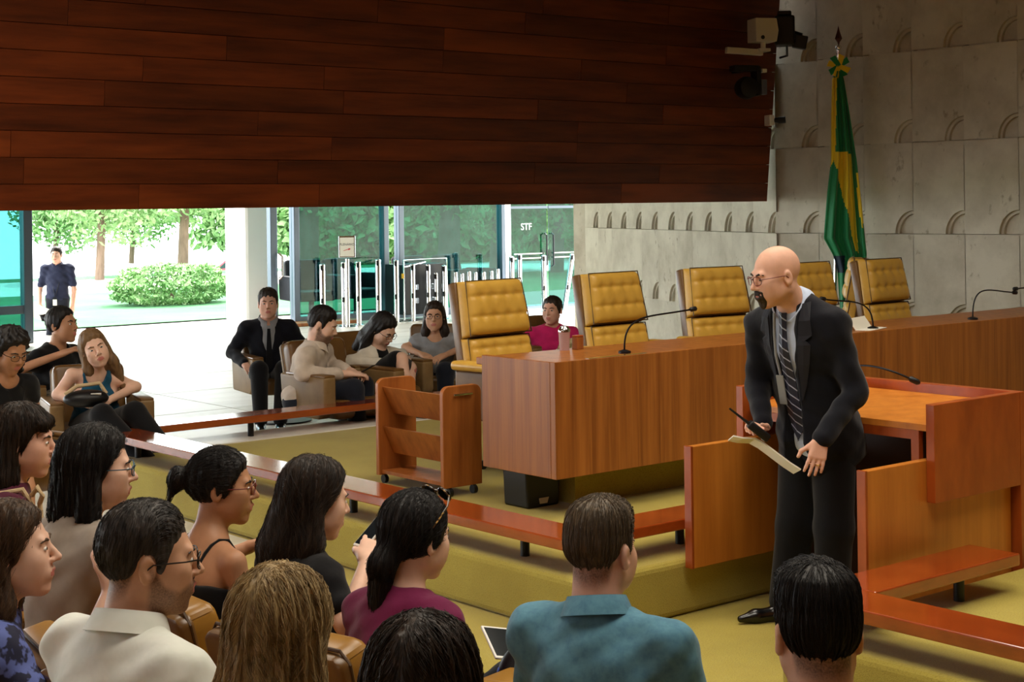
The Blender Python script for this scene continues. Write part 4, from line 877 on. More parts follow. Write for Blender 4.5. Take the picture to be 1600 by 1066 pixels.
    a_ = me.attributes.new('stubble', 'FLOAT', 'POINT'); a_.data.foreach_set('value', at.astype(np.float32))
    for s in (-1, 1):
        bm = bmesh.new(); bmesh.ops.create_uvsphere(bm, u_segments=14, v_segments=10, radius=0.0122); em = bpy.data.meshes.new('eye'); bm.to_mesh(em); bm.free()
        eo = link('eye', em, None, root, mats=[EYE_W, EYE_I], smooth=True); eo.matrix_local = Mh @ Matrix.Translation((s * 0.031, 0.0802, 0.0035)) @ Matrix.Rotation(-math.pi / 2, 4, 'X') @ Matrix.Scale(0.62, 4, (0, 1, 0))
        em.polygons.foreach_set('material_index', [1 if p.center.z > 0.0095 else 0 for p in em.polygons])
        if brows and style != 'none' or style == 'none':
            eb = Solid().add([C((s * 0.014, 0.0925, 0.0215), (s * 0.032, 0.0915, 0.0265), 0.0036, 0.0034, 0.004), C((s * 0.032, 0.0915, 0.0265), (s * 0.050, 0.079, 0.0215), 0.0034, 0.002, 0.004)]); m2, _, _ = eb.mesh('eyebrow', 0.0022)
            link('eyebrow', m2, HM[hair], root).matrix_local = Mh
    # ---- hair
    if style != 'none':
        Hs = HairSolid(style, thick, Mh)
        def dsp(Q):
            th = np.arctan2(Q[:, 0], Q[:, 1] + 0.02); z = Q[:, 2]
            return hdisp * (np.sin(th * 17 + z * 22) + 0.8 * np.sin(th * 37 - z * 31 + 1) + 0.6 * np.sin(th * 61 + z * 14) + curl * 14 * np.sin(z * 70 + th * 3) * np.sin(th * 11) + curl * 9 * np.sin(z * 130 - th * 7))
        Hs.disp = dsp; hm, hv, _ = Hs.mesh('hair', min(h, 0.006) if nst else h); hv = hv[B(hv) > (0.004 if fem else 0.0025)] if nst else hv
        if nst: V, Fq = strands(Hs, Mh, hv, int(nst * 1.35), sl, 0.00068, PERSONS, curl * 2, style if style in ('bun', 'pony', 'topknot') else 'men' if style in ('short', 'crop', 'quiff') else 'crown' if style == 'fringe' else 'part'); hm = join_into(hm, V, Fq)
        link('hair', hm, HM[hair], root)
    # ---- clothes
    if top is not None:
        T = Solid(); g = 0.014
        p = torso(g)
        for s in (-1, 1):
            if sleeve > 0: p += arm(s, g, sleeve)
        nk = NB + Vector((0, 0.0, 0.02))
        if neck == 'crew': p += [E(nk + Vector((0, 0.018, 0.035)), (0.078, 0.085, 0.062), 0.008, '-')]
        elif neck == 'scoop': p += [E(nk + Vector((0, 0.055, 0.015)), (0.088, 0.10, 0.105), 0.01, '-'), E(nk + Vector((0, 0, 0.03)), (0.085, 0.09, 0.06), 0.008, '-')]
        elif neck == 'tank':
            p += [E(nk + Vector((0, 0.05, 0.0)), (0.092, 0.11, 0.12), 0.01, '-'), E(nk + Vector((0, -0.05, 0.0)), (0.092, 0.10, 0.13), 0.01, '-')]
            for s in (-1, 1): p += [E(S[s] + Vector((s * 0.035, 0, -0.03)), (0.075, 0.14, 0.13), 0.01, '-')]
        elif neck == 'vee': p += [C(nk + Vector((0, 0.06, 0.04)), nk + Vector((0, 0.14, -0.15)), 0.07, 0.012, 0.006, '-'), E(nk + Vector((0, 0.0, 0.035)), (0.078, 0.08, 0.058), 0.008, '-')]
        elif neck == 'open': p += [C(nk + Vector((0, 0.05, 0.04)), nk + Vector((0, 0.15, -0.30)), 0.062, 0.05, 0.01, '-'), E(nk + Vector((0, 0.0, 0.035)), (0.076, 0.08, 0.055), 0.008, '-')]
        elif neck == 'halter':
            p += [E(nk + Vector((0, 0.05, 0.0)), (0.075, 0.10, 0.11), 0.01, '-'), E(nk + Vector((0, -0.09, -0.04)), (0.14, 0.09, 0.17), 0.01, '-')]
            for s in (-1, 1): p += [E(S[s] + Vector((s * 0.02, 0, -0.02)), (0.088, 0.15, 0.16), 0.01, '-')]
        elif neck == 'straps': p += [HS((0, 0.25, 1), zs - 0.10 + 0.25 * ny, 0.006)]
        p += [HS((0, 0.25, -1), -(zp - 0.02), 0.01)]
        T.add(p); rr = random.Random(PERSONS); a1, a2, a3 = [rr.uniform(0, 6) for _ in range(3)]
        T.disp = lambda P: 0.0042 * (np.sin(P[:, 0] * 31 + P[:, 2] * 23 + a1) * np.sin(P[:, 1] * 27 - P[:, 2] * 34 + a2) + 0.7 * np.sin(P[:, 0] * 52 - P[:, 2] * 61 + a3) * np.sin(P[:, 1] * 44 + a1))
        tm, _, _ = T.mesh('top', h); link('top', tm, top, root)
    if neck == 'straps':
        for s in (-1, 1):
            pts = []
            for k in range(15):
                th = R(-40 + 260 * k / 14); dv = Vector((0, math.cos(th), math.sin(th))); c0 = Vector((s * 0.086, ny - 0.02, zs - 0.05)); r_ = 0.135
                while r_ > 0.01 and float(B(np.array([(c0 + dv * r_)[:]]))[0]) > 0.003: r_ -= 0.004
                pts.append(c0 + dv * r_)
            MB().tube(pts, 0.0055, 6).build('strap', top, root, True)
    if vest is not None:   # a garment worn under an open jacket
        Vv = Solid().add(torso(0.006) + [E(NB + Vector((0, 0.02, 0.055)), (0.072, 0.08, 0.062), 0.008, '-'), HS((0, 0.25, -1), -(zp), 0.01)]); vm, _, _ = Vv.mesh('undershirt', h); link('undershirt', vm, vest, root)
    if bottom is not None:
        L = Solid(); p = [E((0, 0, zp + 0.03), (0.163 * wide, 0.128, 0.10), 0.03)]
        for s in (-1, 1):
            if legs == 'trousers': p += [C(hp[s], kn[s], 0.092, 0.072, 0.03), C(kn[s], an[s] + Vector((0, 0, 0.01)), 0.072, 0.056, 0.02)]
            elif legs == 'shorts': p += [C(hp[s], hp[s].lerp(kn[s], 0.82), 0.094, 0.075, 0.03)]
            else: p += [C(hp[s], hp[s].lerp(kn[s], 0.9), 0.10, 0.085, 0.09)]
        p.append(HS((0, -0.9, 1), zp + 0.12, 0.01) if stand is None else HS((0, 0, 1), zp + 0.11, 0.01)); L.add(p); bmz, _, _ = L.mesh('trousers', max(h, 0.008)); link('trousers' if legs == 'trousers' else legs, bmz, bottom, root)
    if shoes is not None:
        for s in (-1, 1): sm, _, _ = Solid().add(foot(s, 0.006)).mesh('shoe', 0.007); link('shoe', sm, shoes, root)
    if collar is not None:
        ax = (jn - NB).normalized(); rot = Vector((0, 0, 1)).rotation_difference(ax).to_matrix().to_4x4(); r0 = 0.066 if fem else 0.074
        bm = bmesh.new(); n = 40; rings = []
        for rr_, zz in ((r0 + 0.018, -0.012), (r0 + 0.012, 0.002), (r0 - 0.002, 0.036), (r0 - 0.006, 0.036), (r0 - 0.002, -0.01)):
            rings.append([bm.verts.new((rr_ * math.sin(a) * 1.02, rr_ * math.cos(a) * 1.08, zz - 0.018 * max(0, math.cos(a)) ** 3 - (0.02 if (zz < 0.01 and rr_ > r0) else 0) * max(0, math.cos(a)) ** 8)) for a in [0.16 + k * (2 * math.pi - 0.32) / (n - 1) for k in range(n)]])
        for i in range(len(rings) - 1):
            for k in range(n - 1): bm.faces.new((rings[i][k], rings[i][k + 1], rings[i + 1][k + 1], rings[i + 1][k]))
        bmesh.ops.recalc_face_normals(bm, faces=bm.faces[:]); cm = bpy.data.meshes.new('collar'); bm.to_mesh(cm); bm.free()
        o = link('collar', cm, collar, root, smooth=True); o.matrix_local = Matrix.Translation(NB + Vector((0, -0.006, 0.0))) @ rot
    if glasses is not None: make_glasses(root, Mh, glasses)
    root['_z'] = zp
    return dict(root=root, Mh=Mh, NB=NB, S=S, A=A, zs=zs, H=H, zp=zp, B=B, ny=ny, mw=Matrix.Translation(root.location) @ Matrix.Rotation(rz, 4, 'Z') @ Matrix.Scale(sc, 4), rz=rz, hp=hp)
def to_world(f, p): return f['mw'] @ Vector(p)
def phone(f, side_, label, m=None, lit=False, tilt=0.6, offs=(0, 0, 0)):
    e, w = f['A'][side_]; d = (w - e).normalized(); c = w + d * 0.09 + Vector((-side_ * 0.03, 0.02, 0.028)) + Vector(offs); p = to_world(f, c)
    t = thing('mobile_phone', p, f['rz'], label, 'phone'); t.rotation_euler = (tilt, 0, f['rz'])
    MB().box(-0.035, 0.035, -0.07, 0.07, -0.004, 0.004, 0.003).build('phone_case', m or M_black, t); MB().box(-0.031, 0.031, -0.062, 0.062, 0.0041, 0.0046).build('screen', mat('phone_screen', srgb(28, 34, 38), 0.08), t); return t
# ================================================================== the people
M_metal = mat('glasses_metal', srgb(60, 56, 54), 0.3, metal=0.7); M_gblk = mat('glasses_black', srgb(18, 16, 18), 0.25); M_gred = mat('glasses_redbrown', srgb(110, 40, 36), 0.3)
c_mar = cloth('maroon_cotton', srgb(86, 26, 50)); c_mag = cloth('plum_cotton', srgb(112, 28, 70)); c_gry = cloth('greige_cotton', srgb(170, 156, 142)); c_wht = cloth('white_shirt_cloth', srgb(240, 242, 234), srgb(224, 228, 218)); c_blk = cloth('black_jersey', srgb(18, 18, 21)); c_blu = cloth('teal_blue_shirt', srgb(92, 140, 160), srgb(78, 122, 146), 40, (10, 10, 6))
c_nav = cloth('navy_suiting', srgb(17, 18, 27)); c_trs = cloth('black_suiting', srgb(15, 15, 19)); c_bei = cloth('beige_shirt_cloth', srgb(214, 198, 182)); c_ivo = cloth('ivory_jacket_cloth', srgb(232, 224, 208)); c_pnk = cloth('pink_cotton', srgb(222, 44, 118)); c_tel = cloth('teal_satin', srgb(30, 82, 110)); c_den = cloth('dark_denim', srgb(30, 34, 46)); c_pol = cloth('navy_polo', srgb(44, 48, 72)); c_lbl = cloth('pale_blue_shirt', srgb(196, 210, 236)); c_prt = mat('blue_print', srgb(34, 36, 62), 0.8, noise=[((30, 30, 30), 2, srgb(96, 110, 176), 0.48, 0.56)], bump=((9, 9, 5), 0.5, 0.01)); c_dk = cloth('charcoal_cotton', srgb(38, 38, 44)); c_strp = cloth('grey_top', srgb(150, 152, 156))
M_shoe = mat('black_shoe_leather', srgb(14, 13, 14), 0.25, spec=0.6)
STB, STD = 0.8, 1.0
GF = 'armchairs of the front audience'; GV = 'armchairs of the visitors along the far rail'
def seat_for(f, src, label, group, back=0.0, sc=1.0, face=None, dx=0.0, rt=0.0):
    p = to_world(f, (dx, -0.02 - back, 0)) + RGT * rt; return put_armchair(src, p.x, p.y, f['rz'] if face is None else R(face) + HEAD - math.pi, label, group, 0.0, sc)
# ---- front audience
N = 1400
f = person('woman with wavy dark hair and fringe in a maroon sleeveless top, far left', (36, 690, 5.3), 24, 'fringe', 'dark', 'pink', True, (-20, -4, 0), c_mar, 0.12, 'crew', c_den, h=0.0055, nst=N, sl=0.16, lean=0.08)
seat_for(f, ac_front, 'ochre armchair of the woman in maroon, far left', GF)
w = to_world(f, (0, 0, 0)); S = f['S'][1]
bag = thing('rope_strap_bag', to_world(f, S + Vector((-0.01, 0.0, 0.062))), f['rz'], 'beige rope bag strap knotted over the maroon woman\'s shoulder', 'bag')
M_rope = mat('rope', srgb(206, 180, 140), 0.9, bump=((120, 120, 120), 0.8, 0.003))
MB().tube([(0.0, 0.09, -0.22), (0.01, 0.085, -0.08), (0.0, 0.04, 0.0), (-0.01, -0.04, -0.01), (-0.01, -0.09, -0.1), (0.0, -0.1, -0.3)], 0.010, 8).build('strap', M_rope, bag, True)
MB().tube([(0.005, 0.07, -0.02), (0.03, 0.085, 0.01), (0.03, 0.10, -0.02), (0.0, 0.095, -0.05), (0.02, 0.1, -0.14)], 0.009, 8).build('knot', M_rope, bag, True)
MB().lathe([(0.02, -0.14), (0.11, -0.12), (0.12, 0.0), (0.09, 0.1), (0.085, 0.1)], 20, Matrix.Translation((0.03, -0.1, -0.40)) @ Matrix.Scale(0.5, 4, (1, 0, 0))).build('pouch', M_rope, bag, True)
f = person('woman with a black bob and blue-rimmed glasses in a greige top', (150, 733, 4.55), 44, 'bob', 'black', 'light', True, (-26, -3, 0), c_gry, 0.2, 'crew', c_den, h=0.0055, nst=N, sl=0.14, glasses=mat('glasses_blue', srgb(60, 90, 110), 0.25), lean=0.09)
seat_for(f, ac_front, 'ochre armchair of the woman with the black bob', GF)
f = person('man with cropped greying hair, stubble and glasses in a white shirt', (232, 876, 3.4), 48, 'short', 'grey', 'mid', False, (-28, -2, 0), c_wht, 1.9, 'crew', c_den, h=0.005, nst=2200, sl=0.014, thick=0.008, hdisp=0.0007, wide=1.1, glasses=M_metal, collar=c_wht, stubble=STB, lean=0.08)
seat_for(f, ac_front, 'ochre armchair of the man in the white shirt', GF)
f = person('woman with long brown hair in a blue printed top, lower left corner', (18, 862, 3.95), 28, 'long', 'brown', 'light', True, (-18, 4, 0), c_prt, 0.7, 'crew', c_den, h=0.0055, nst=N, sl=0.26, lean=0.03, arms={'R': ((0.25, 0.12, 0.62), (0.12, 0.30, 0.90))}, hands={'R': dict(d=(-0.2, 0.25, 1), n=(-1, 0, 0.1), lat=(0, -1, 0.3), curl=0.5)})
seat_for(f, ac_front, 'ochre armchair of the woman in the blue print', GF)
phone(f, 1, 'dark mobile phone held up by the woman in the blue print', tilt=1.3, offs=(-0.02, 0.02, 0.0))
f = person('woman with a black bun, brown glasses and thin black straps', (347, 762, 5.1), 42, 'bun', 'black', 'tan', True, (-36, -2, 0), c_blk, 0, 'straps', c_den, h=0.0055, nst=N, sl=0.10, thick=0.013, glasses=M_gred, lean=0.10, wide=1.1, arms={'L': ((-0.24, 0.10, 0.62), (-0.15, 0.34, 0.70))})
seat_for(f, ac_front, 'ochre armchair of the woman with the bun', GF)
phone(f, -1, 'dark mobile phone held beside the woman with the bun', tilt=0.5)
f = person('woman with very long straight dark hair in a black T-shirt', (492, 782, 4.8), 38, 'longer', 'dark', 'light', True, (-8, -8, 0), c_blk, 0.6, 'crew', c_den, h=0.0055, nst=2200, sl=0.34, thick=0.016, lean=0.09, arms={'R': ((0.26, 0.08, 0.64), (0.11, 0.25, 0.77))})
seat_for(f, ac_front, 'ochre armchair of the woman with very long hair', GF)
phone(f, 1, 'white mobile phone in the long-haired woman\'s hand', M_white, tilt=0.7)
f = person('woman with a dark ponytail and sunglasses on her head in a plum T-shirt', (650, 842, 4.45), 52, 'pony', 'black', 'light', True, (-6, -4, 0), c_mag, 0.6, 'crew', c_den, h=0.0055, nst=1800, sl=0.12, thick=0.016, lean=0.08)
seat_for(f, ac_front, 'ochre armchair of the woman in plum', GF)
sg_ = thing('sunglasses', to_world(f, (0, 0, 0)), f['rz'], 'tortoiseshell sunglasses pushed up on the plum woman\'s hair', 'sunglasses')
M_tort = mat('tortoiseshell', srgb(60, 40, 24), 0.2, noise=[((60, 60, 60), 2, srgb(190, 150, 90), 0.55, 0.62)])
sm = f['Mh'] @ Matrix.Translation((0, 0.004, 0.074)) @ Matrix.Rotation(R(34), 4, 'X')
gm = MB()
for s in (-1, 1):
    gm.tube([(s * 0.033 + 0.026 * math.cos(a), 0.088 - 0.012 * (math.cos(a) * s > 0) * abs(math.cos(a)), 0.002 + 0.021 * math.sin(a)) for a in [k * math.pi / 9 for k in range(19)]], 0.003, 6)
gm.tube([(-0.01, 0.09, 0.008), (0.01, 0.09, 0.008)], 0.003, 6); fr_ = gm.build('frame', M_tort, sg_, True); fr_.matrix_local = sm
tm_ = MB().tube([(0.06, 0.08, 0.006), (0.088, 0.04, 0.004), (0.093, -0.04, -0.01)], 0.0025, 6).build('temple', M_tort, sg_, True); tm_.matrix_local = sm
tm_ = MB().tube([(-0.06, 0.08, 0.006), (-0.088, 0.04, 0.004), (-0.093, -0.04, -0.01)], 0.0025, 6).build('temple', M_tort, sg_, True); tm_.matrix_local = sm
for s in (-1, 1):
    ln = MB().lathe([(0.001, 0), (0.024, 0.0), (0.024, 0.0015), (0.001, 0.0015)], 18, Matrix.Translation((s * 0.033, 0.087, 0.002)) @ Matrix.Rotation(math.pi / 2, 4, 'X')).build('lens', mat('dark_lens', srgb(26, 20, 18), 0.05), sg_); ln.matrix_local = sm
f = person('woman with highlighted blond hair seen from behind, bottom centre-left', (438, 998, 3.0), 72, 'mid', 'blond', 'light', True, (0, -4, 0), c_gry, 1.9, 'crew', c_den, h=0.0055, nst=4200, sl=0.20, thick=0.020, hdisp=0.003, lean=0.05)
seat_for(f, ac_front, 'ochre armchair of the blond woman', GF)
f = person('dark-haired head seen from behind at the bottom edge, in front of the plum woman', (662, 1092, 2.5), 80, 'mid', 'dark', 'mid', True, (0, -4, 0), c_dk, 1.9, 'crew', c_den, h=0.0055, nst=3000, sl=0.18, thick=0.016, lean=0.05)
seat_for(f, ac_front, 'ochre armchair at the bottom edge', GF)
f = person('man with short brown hair in a teal-blue shirt, seen from behind', (940, 862, 3.95), 62, 'crop', 'ash', 'pink', False, (-6, -3, 0), c_blu, 1.9, 'crew', c_den, h=0.005, nst=3800, sl=0.028, thick=0.009, hdisp=0.0015, collar=c_blu, lean=0.06, side=-0.05, wide=1.06)
seat_for(f, ac_front, 'ochre armchair of the man in teal-blue', GF)
f = person('man with slicked black hair seen from behind, lower right', (1277, 992, 3.05), 88, 'quiff', 'black', 'mid', False, (2, -4, 0), c_dk, 1.9, 'crew', c_den, h=0.005, nst=3600, sl=0.04, thick=0.008, hdisp=0.0012, lean=0.05)
seat_for(f, ac_front, 'ochre armchair of the man with slicked black hair', GF)
# polka-dot bag and tablet beside the man in teal-blue
p = cam_pt(812, 1042, 4.4)
pb = thing('polka_dot_bag', p, HEAD - 1.4, 'black bag with coloured polka dots beside the teal-blue shirt', 'bag'); pb.scale = (0.72,) * 3
me, _, _ = Solid().add([E((0, 0, -0.05), (0.09, 0.07, 0.13), 0.02), E((0.02, 0, 0.03), (0.05, 0.05, 0.06), 0.03)]).mesh('bag_body', 0.008); link('bag_body', me, M_black, pb)
rr = random.Random(2)
for k in range(44):
    a, b = rr.uniform(0, 6.28), rr.uniform(-0.6, 1.2); n = Vector((math.cos(a) * math.cos(b), math.sin(a) * math.cos(b), math.sin(b))); q = Vector((n.x * 0.09, n.y * 0.07, -0.05 + n.z * 0.13)) * 1.0
    if b > 0.35: q = Vector((0.02 + n.x * 0.05, n.y * 0.05, 0.03 + n.z * 0.06))
    MB().lathe([(0.001, 0), (0.012, 0), (0.011, 0.002), (0.001, 0.003)], 12, Matrix.Translation(q) @ n.to_track_quat('Z', 'Y').to_matrix().to_4x4()).build('polka_dot', (mat('dot_blue', srgb(60, 90, 190), 0.6), mat('dot_coral', srgb(232, 100, 90), 0.6), mat('dot_cream', srgb(240, 214, 160), 0.6), mat('dot_grey', srgb(150, 150, 150), 0.6))[k % 4], pb)
tb = thing('tablet', cam_pt(787, 1006, 4.55), 0.3, 'pale-edged tablet lying beside the polka-dot bag', 'tablet'); tb.rotation_euler = (0.35, 0.2, HEAD - 1.2)
MB().box(-0.05, 0.05, -0.08, 0.08, -0.004, 0.004, 0.003).build('tablet_case', M_white, tb); MB().box(-0.044, 0.044, -0.07, 0.07, 0.0041, 0.0048).build('screen', mat('phone_screen', srgb(28, 34, 38), 0.08), tb)
# empty chairs between the rows
for px, py, d, ph, lab in ((120, 868, 4.1, 24, 'ochre armchair back with a bright spot of light, left of the white-shirted man'), (375, 915, 3.9, 40, 'ochre armchair back just left of the blond woman'), (560, 985, 3.7, 50, 'ochre armchair back behind the plum woman'), (300, 925, 4.15, 30, 'ochre armchair back right of the white-shirted man')):
    p = cam_pt(px, py, d); put_armchair(ac_front, p.x, p.y, R(ph) + HEAD - math.pi, lab, GF, 0.0, 1.0)
# ---- visitors at the far left
g_l = 'visitors on the far left'
f = person('curly-haired woman with glasses in a black top looking at her phone', (16, 548, 8.9), -38, 'curly', 'black', 'tan', True, (0, -22, 0), c_blk, 0.35, 'scoop', c_blk, 'shorts', h=0.008, curl=0.25, glasses=M_gblk, lean=0.10, sc=1.02, knees=((-0.13, 0.44, 0.50), (0.13, 0.44, 0.50), (-0.14, 0.40, 0.09), (0.16, 0.55, 0.09)), arms={'L': ((-0.25, 0.05, 0.62), (-0.06, 0.32, 0.62)), 'R': ((0.25, 0.05, 0.62), (0.06, 0.32, 0.60))}, shoes=M_shoe)
seat_for(f, ac_far, 'tan armchair of the curly-haired woman', GV)
phone(f, 1, 'mobile phone held by the curly-haired woman', tilt=0.4)
nk = thing('pendant_necklace', to_world(f, (0, 0, 0)), f['rz'], 'silver round pendant on the curly-haired woman\'s black top', 'necklace'); nk.scale = (1.02,) * 3
q = Vector((0, f['ny'] + 0.135, f['H'] - 0.42)); MB().tube([q + Vector((0.022 * math.cos(a), 0.003, 0.022 * math.sin(a))) for a in [k * math.pi / 8 for k in range(17)]], 0.004, 6).build('pendant', M_chrome, nk, True)
MB().tube([q + Vector((0, 0, 0.02)), q + Vector((0.05, -0.03, 0.2)), q + Vector((0.06, -0.11, 0.24))], 0.0015, 5).tube([q + Vector((0, 0, 0.02)), q + Vector((-0.05, -0.03, 0.2)), q + Vector((-0.06, -0.11, 0.24))], 0.0015, 5).build('cord', M_black, nk, True)
f = person('woman with a loose dark topknot in a black V-neck, sitting behind', (97, 508, 11.9), -32, 'topknot', 'black', 'tan', True, (14, 4, 0), c_blk, 0.6, 'vee', mat('striped_shorts', srgb(120, 112, 100), 0.8, noise=[((4, 4, 90), 1, srgb(30, 30, 34), 0.5, 0.52)]), 'shorts', h=0.008, lean=0.08, sc=1.14, arms={'R': ((0.26, 0.02, 0.60), (0.13, 0.28, 0.70)), 'L': ((-0.25, 0.06, 0.6), (-0.1, 0.30, 0.62))}, shoes=M_shoe)
seat_for(f, ac_far, 'tan armchair of the woman with the topknot', GV)
f = person('woman with long light-brown hair in a teal halter top, head leaning on her shoulder', (148, 545, 10.7), -66, 'long', 'light', 'light', True, (0, 2, 20), c_tel, 0, 'halter', c_blk, h=0.008, lean=0.10, sc=1.08, side=0.03, shrug=(0.0, 0.05), knees=((-0.16, 0.44, 0.46), (0.04, 0.46, 0.46), (-0.40, 0.68, 0.10), (-0.26, 0.80, 0.09)), arms={'L': ((-0.24, 0.06, 0.58), (-0.02, 0.30, 0.53)), 'R': ((0.25, 0.06, 0.56), (0.06, 0.32, 0.50))}, hands={'L': dict(curl=0.7)}, shoes=M_shoe)
seat_for(f, ac_far, 'tan armchair of the woman in the teal halter top', GV)
phone(f, -1, 'pale cup-like phone in the teal woman\'s hand', M_white, tilt=0.9)
hb = thing('hand_bag', to_world(f, (0.12, 0.36, 0.56)), f['rz'], 'black bag with beige strap on the teal woman\'s lap', 'bag')
me, _, _ = Solid().add([E((0, 0, 0), (0.15, 0.09, 0.06), 0.02)]).mesh('bag_body', 0.01); link('bag_body', me, M_black, hb); MB().tube([(-0.14, -0.05, 0.02), (-0.1, -0.06, 0.09), (0.05, -0.05, 0.08), (0.13, -0.04, 0.03)], 0.014, 8).build('strap', M_rope, hb, True)
# ---- visitors behind the rail
f = person('young man in a black suit and tie sitting upright, hand on the armrest', (419, 475, 13.6), -78, 'short', 'dark', 'pink', False, (-4, 2, 0), c_nav, 1.92, 'open', c_trs, h=0.008, lean=0.02, sc=1.06, collar=c_strp, vest=c_strp, knees=((-0.10, 0.44, 0.47), (0.10, 0.44, 0.47), (-0.05, 0.66, 0.09), (0.10, 0.62, 0.09)), arms={'L': ((-0.30, -0.02, 0.58), (-0.30, 0.20, 0.56)), 'R': ((0.29, 0.0, 0.58), (0.20, 0.25, 0.50))}, hands={'L': dict(curl=0.25, n=(0, 0, -1), lat=(1, 0, 0), d=(0.2, 1, -0.1))}, shoes=M_shoe)
o = MB().prism([(-0.012, 0.0), (0.012, 0.0), (0.03, -0.30), (0.0, -0.34), (-0.03, -0.30)], 0, 0.008).build('tie', c_trs, f['root']); o.matrix_local = Matrix.Translation((0, f['ny'] + 0.085, f['H'] - 0.2)) @ Matrix.Rotation(R(9), 4, 'X')
seat_for(f, ac_far, 'brown armchair of the young man in the black suit', GV, sc=1.05, face=-62, rt=0.12)
f = person('bearded man in a beige shirt looking down at his phone', (504, 508, 12.0), -12, 'short', 'black', 'light', False, (6, -20, 0), c_bei, 1.75, 'crew', c_den, h=0.008, lean=0.12, sc=1.1, collar=c_bei, stubble=STD, thick=0.014, arms={'L': ((-0.24, 0.12, 0.58), (-0.06, 0.36, 0.54)), 'R': ((0.25, 0.10, 0.56), (0.07, 0.38, 0.54))}, shoes=M_shoe, wide=1.08)
seat_for(f, ac_far, 'brown armchair of the bearded man in the beige shirt', GV, sc=1.08, face=-48, rt=0.34)
phone(f, 1, 'black mobile phone in the bearded man\'s hands', tilt=0.5)
f = person('woman in an ivory jacket over black, head bent over her phone', (598, 515, 12.6), -42, 'mid', 'black', 'light', True, (6, -34, 0), c_ivo, 1.85, 'open', c_blk, 'skirt', h=0.008, lean=0.16, sc=1.1, vest=c_blk, glasses=M_metal, knees=((-0.02, 0.46, 0.52), (0.10, 0.50, 0.60), (0.16, 0.62, 0.10), (0.26, 0.74, 0.30)), arms={'L': ((-0.25, 0.14, 0.58), (-0.07, 0.38, 0.56)), 'R': ((0.25, 0.12, 0.57), (0.05, 0.38, 0.55))}, shoes=M_shoe)
seat_for(f, ac_far, 'brown armchair of the woman in the ivory jacket', GV, sc=1.08, face=-52, rt=0.1)
phone(f, -1, 'pale mobile phone in the ivory-jacketed woman\'s hands', M_chrome, tilt=0.8)
f = person('woman with long straight dark hair and glasses in a grey sleeveless top', (679, 495, 13.6), -92, 'longer', 'dark', 'mid', True, (0, 2, 0), c_strp, 0.1, 'scoop', c_den, h=0.008, lean=0.04, sc=1.05, glasses=M_gblk, arms={'L': ((-0.24, 0.05, 0.60), (-0.09, 0.26, 0.55)), 'R': ((0.25, 0.05, 0.6), (0.09, 0.27, 0.56))}, shoes=M_shoe)
seat_for(f, ac_far, 'brown armchair of the woman with long dark hair and glasses', GV, sc=1.05)
f = person('woman in a bright pink T-shirt with tied-back hair, arm over the chair', (863, 485, 14.0), -84, 'topknot', 'dark', 'pink', True, (-30, 0, 0), c_pnk, 0.75, 'crew', c_den, h=0.008, lean=0.02, sc=1.05, wide=1.22, thick=0.008, arms={'R': ((0.36, -0.02, 0.72), (0.52, -0.12, 0.62)), 'L': ((-0.28, 0.05, 0.58), (-0.12, 0.28, 0.52))}, shoes=M_shoe)
seat_for(f, ac_far, 'brown armchair of the woman in pink', GV, sc=1.1, face=-60)
for k, rr_ in enumerate((0.035, 0.048)):
    o = MB().tube([(0.03 + rr_ * math.cos(a), 0.0, rr_ * math.sin(a)) for a in [j * math.pi / 10 for j in range(21)]], 0.004, 6).build('shirt_print', M_paper, f['root'], True); o.matrix_local = Matrix.Translation((-0.08, f['ny'] + 0.15, f['H'] - 0.36)) @ Matrix.Rotation(R(8), 4, 'X')
bb = thing('cloth_bag', to_world(f, (-0.14, 0.25, 0.56)), f['rz'], 'cream cloth bag on the pink woman\'s lap', 'bag')
me, _, _ = Solid().add([E((0, 0, 0), (0.13, 0.07, 0.09), 0.02)]).mesh('bag_body', 0.01); link('bag_body', me, mat('cream_canvas', srgb(212, 196, 150), 0.85, noise=[((18, 18, 18), 2, srgb(150, 132, 90), 0.55, 0.65)]), bb); MB().tube([(-0.12, -0.03, 0.08), (-0.2, -0.04, 0.0), (-0.22, -0.03, -0.1), (-0.15, 0, -0.12)], 0.012, 8).build('strap', M_rope, bb, True)
# drink tumbler and small box on the judges' desk
p = at_y(882, 556, DY1 + 0.03); tu = thing('drink_tumbler', (p.x, p.y, DT - 0.02), 0, 'pinkish plastic tumbler with a silver lid on the desk', 'tumbler')
MB().lathe([(0.028, 0.0), (0.033, 0.1), (0.034, 0.105)], 20).build('cup', mat('pink_plastic', srgb(186, 150, 148), 0.25), tu, True); MB().lathe([(0.035, 0.105), (0.035, 0.118), (0.022, 0.135), (0.01, 0.137)], 20).build('lid', M_chrome, tu, True)
p = at_y(903, 553, DY1 + 0.02); bx_ = thing('small_box', (p.x, p.y, DT - 0.02), 0.2, 'small tan box beside the tumbler on the desk', 'box'); MB().box(-0.03, 0.03, -0.02, 0.02, 0, 0.07, 0.003).build('carton', M_cart, bx_); MB().box(-0.03, 0.03, -0.02, 0.02, 0.0705, 0.08, 0.003).build('lid', M_lectred, bx_)
p = at_y(1350, 516, DY0 + 0.3); np_ = thing('note_pad', (p.x, p.y, DT - 0.02), 0.3, 'open pale folder propped on the desk behind the speaker', 'folder'); MB().box(-0.14, 0.14, -0.004, 0.004, 0, 0.09, 0.002, mx=Matrix.Rotation(R(-35), 4, 'X')).build('leaf', M_paper, np_); MB().box(-0.14, 0.14, -0.1, 0.0, 0, 0.006, 0.002).build('leaf', M_paper, np_)
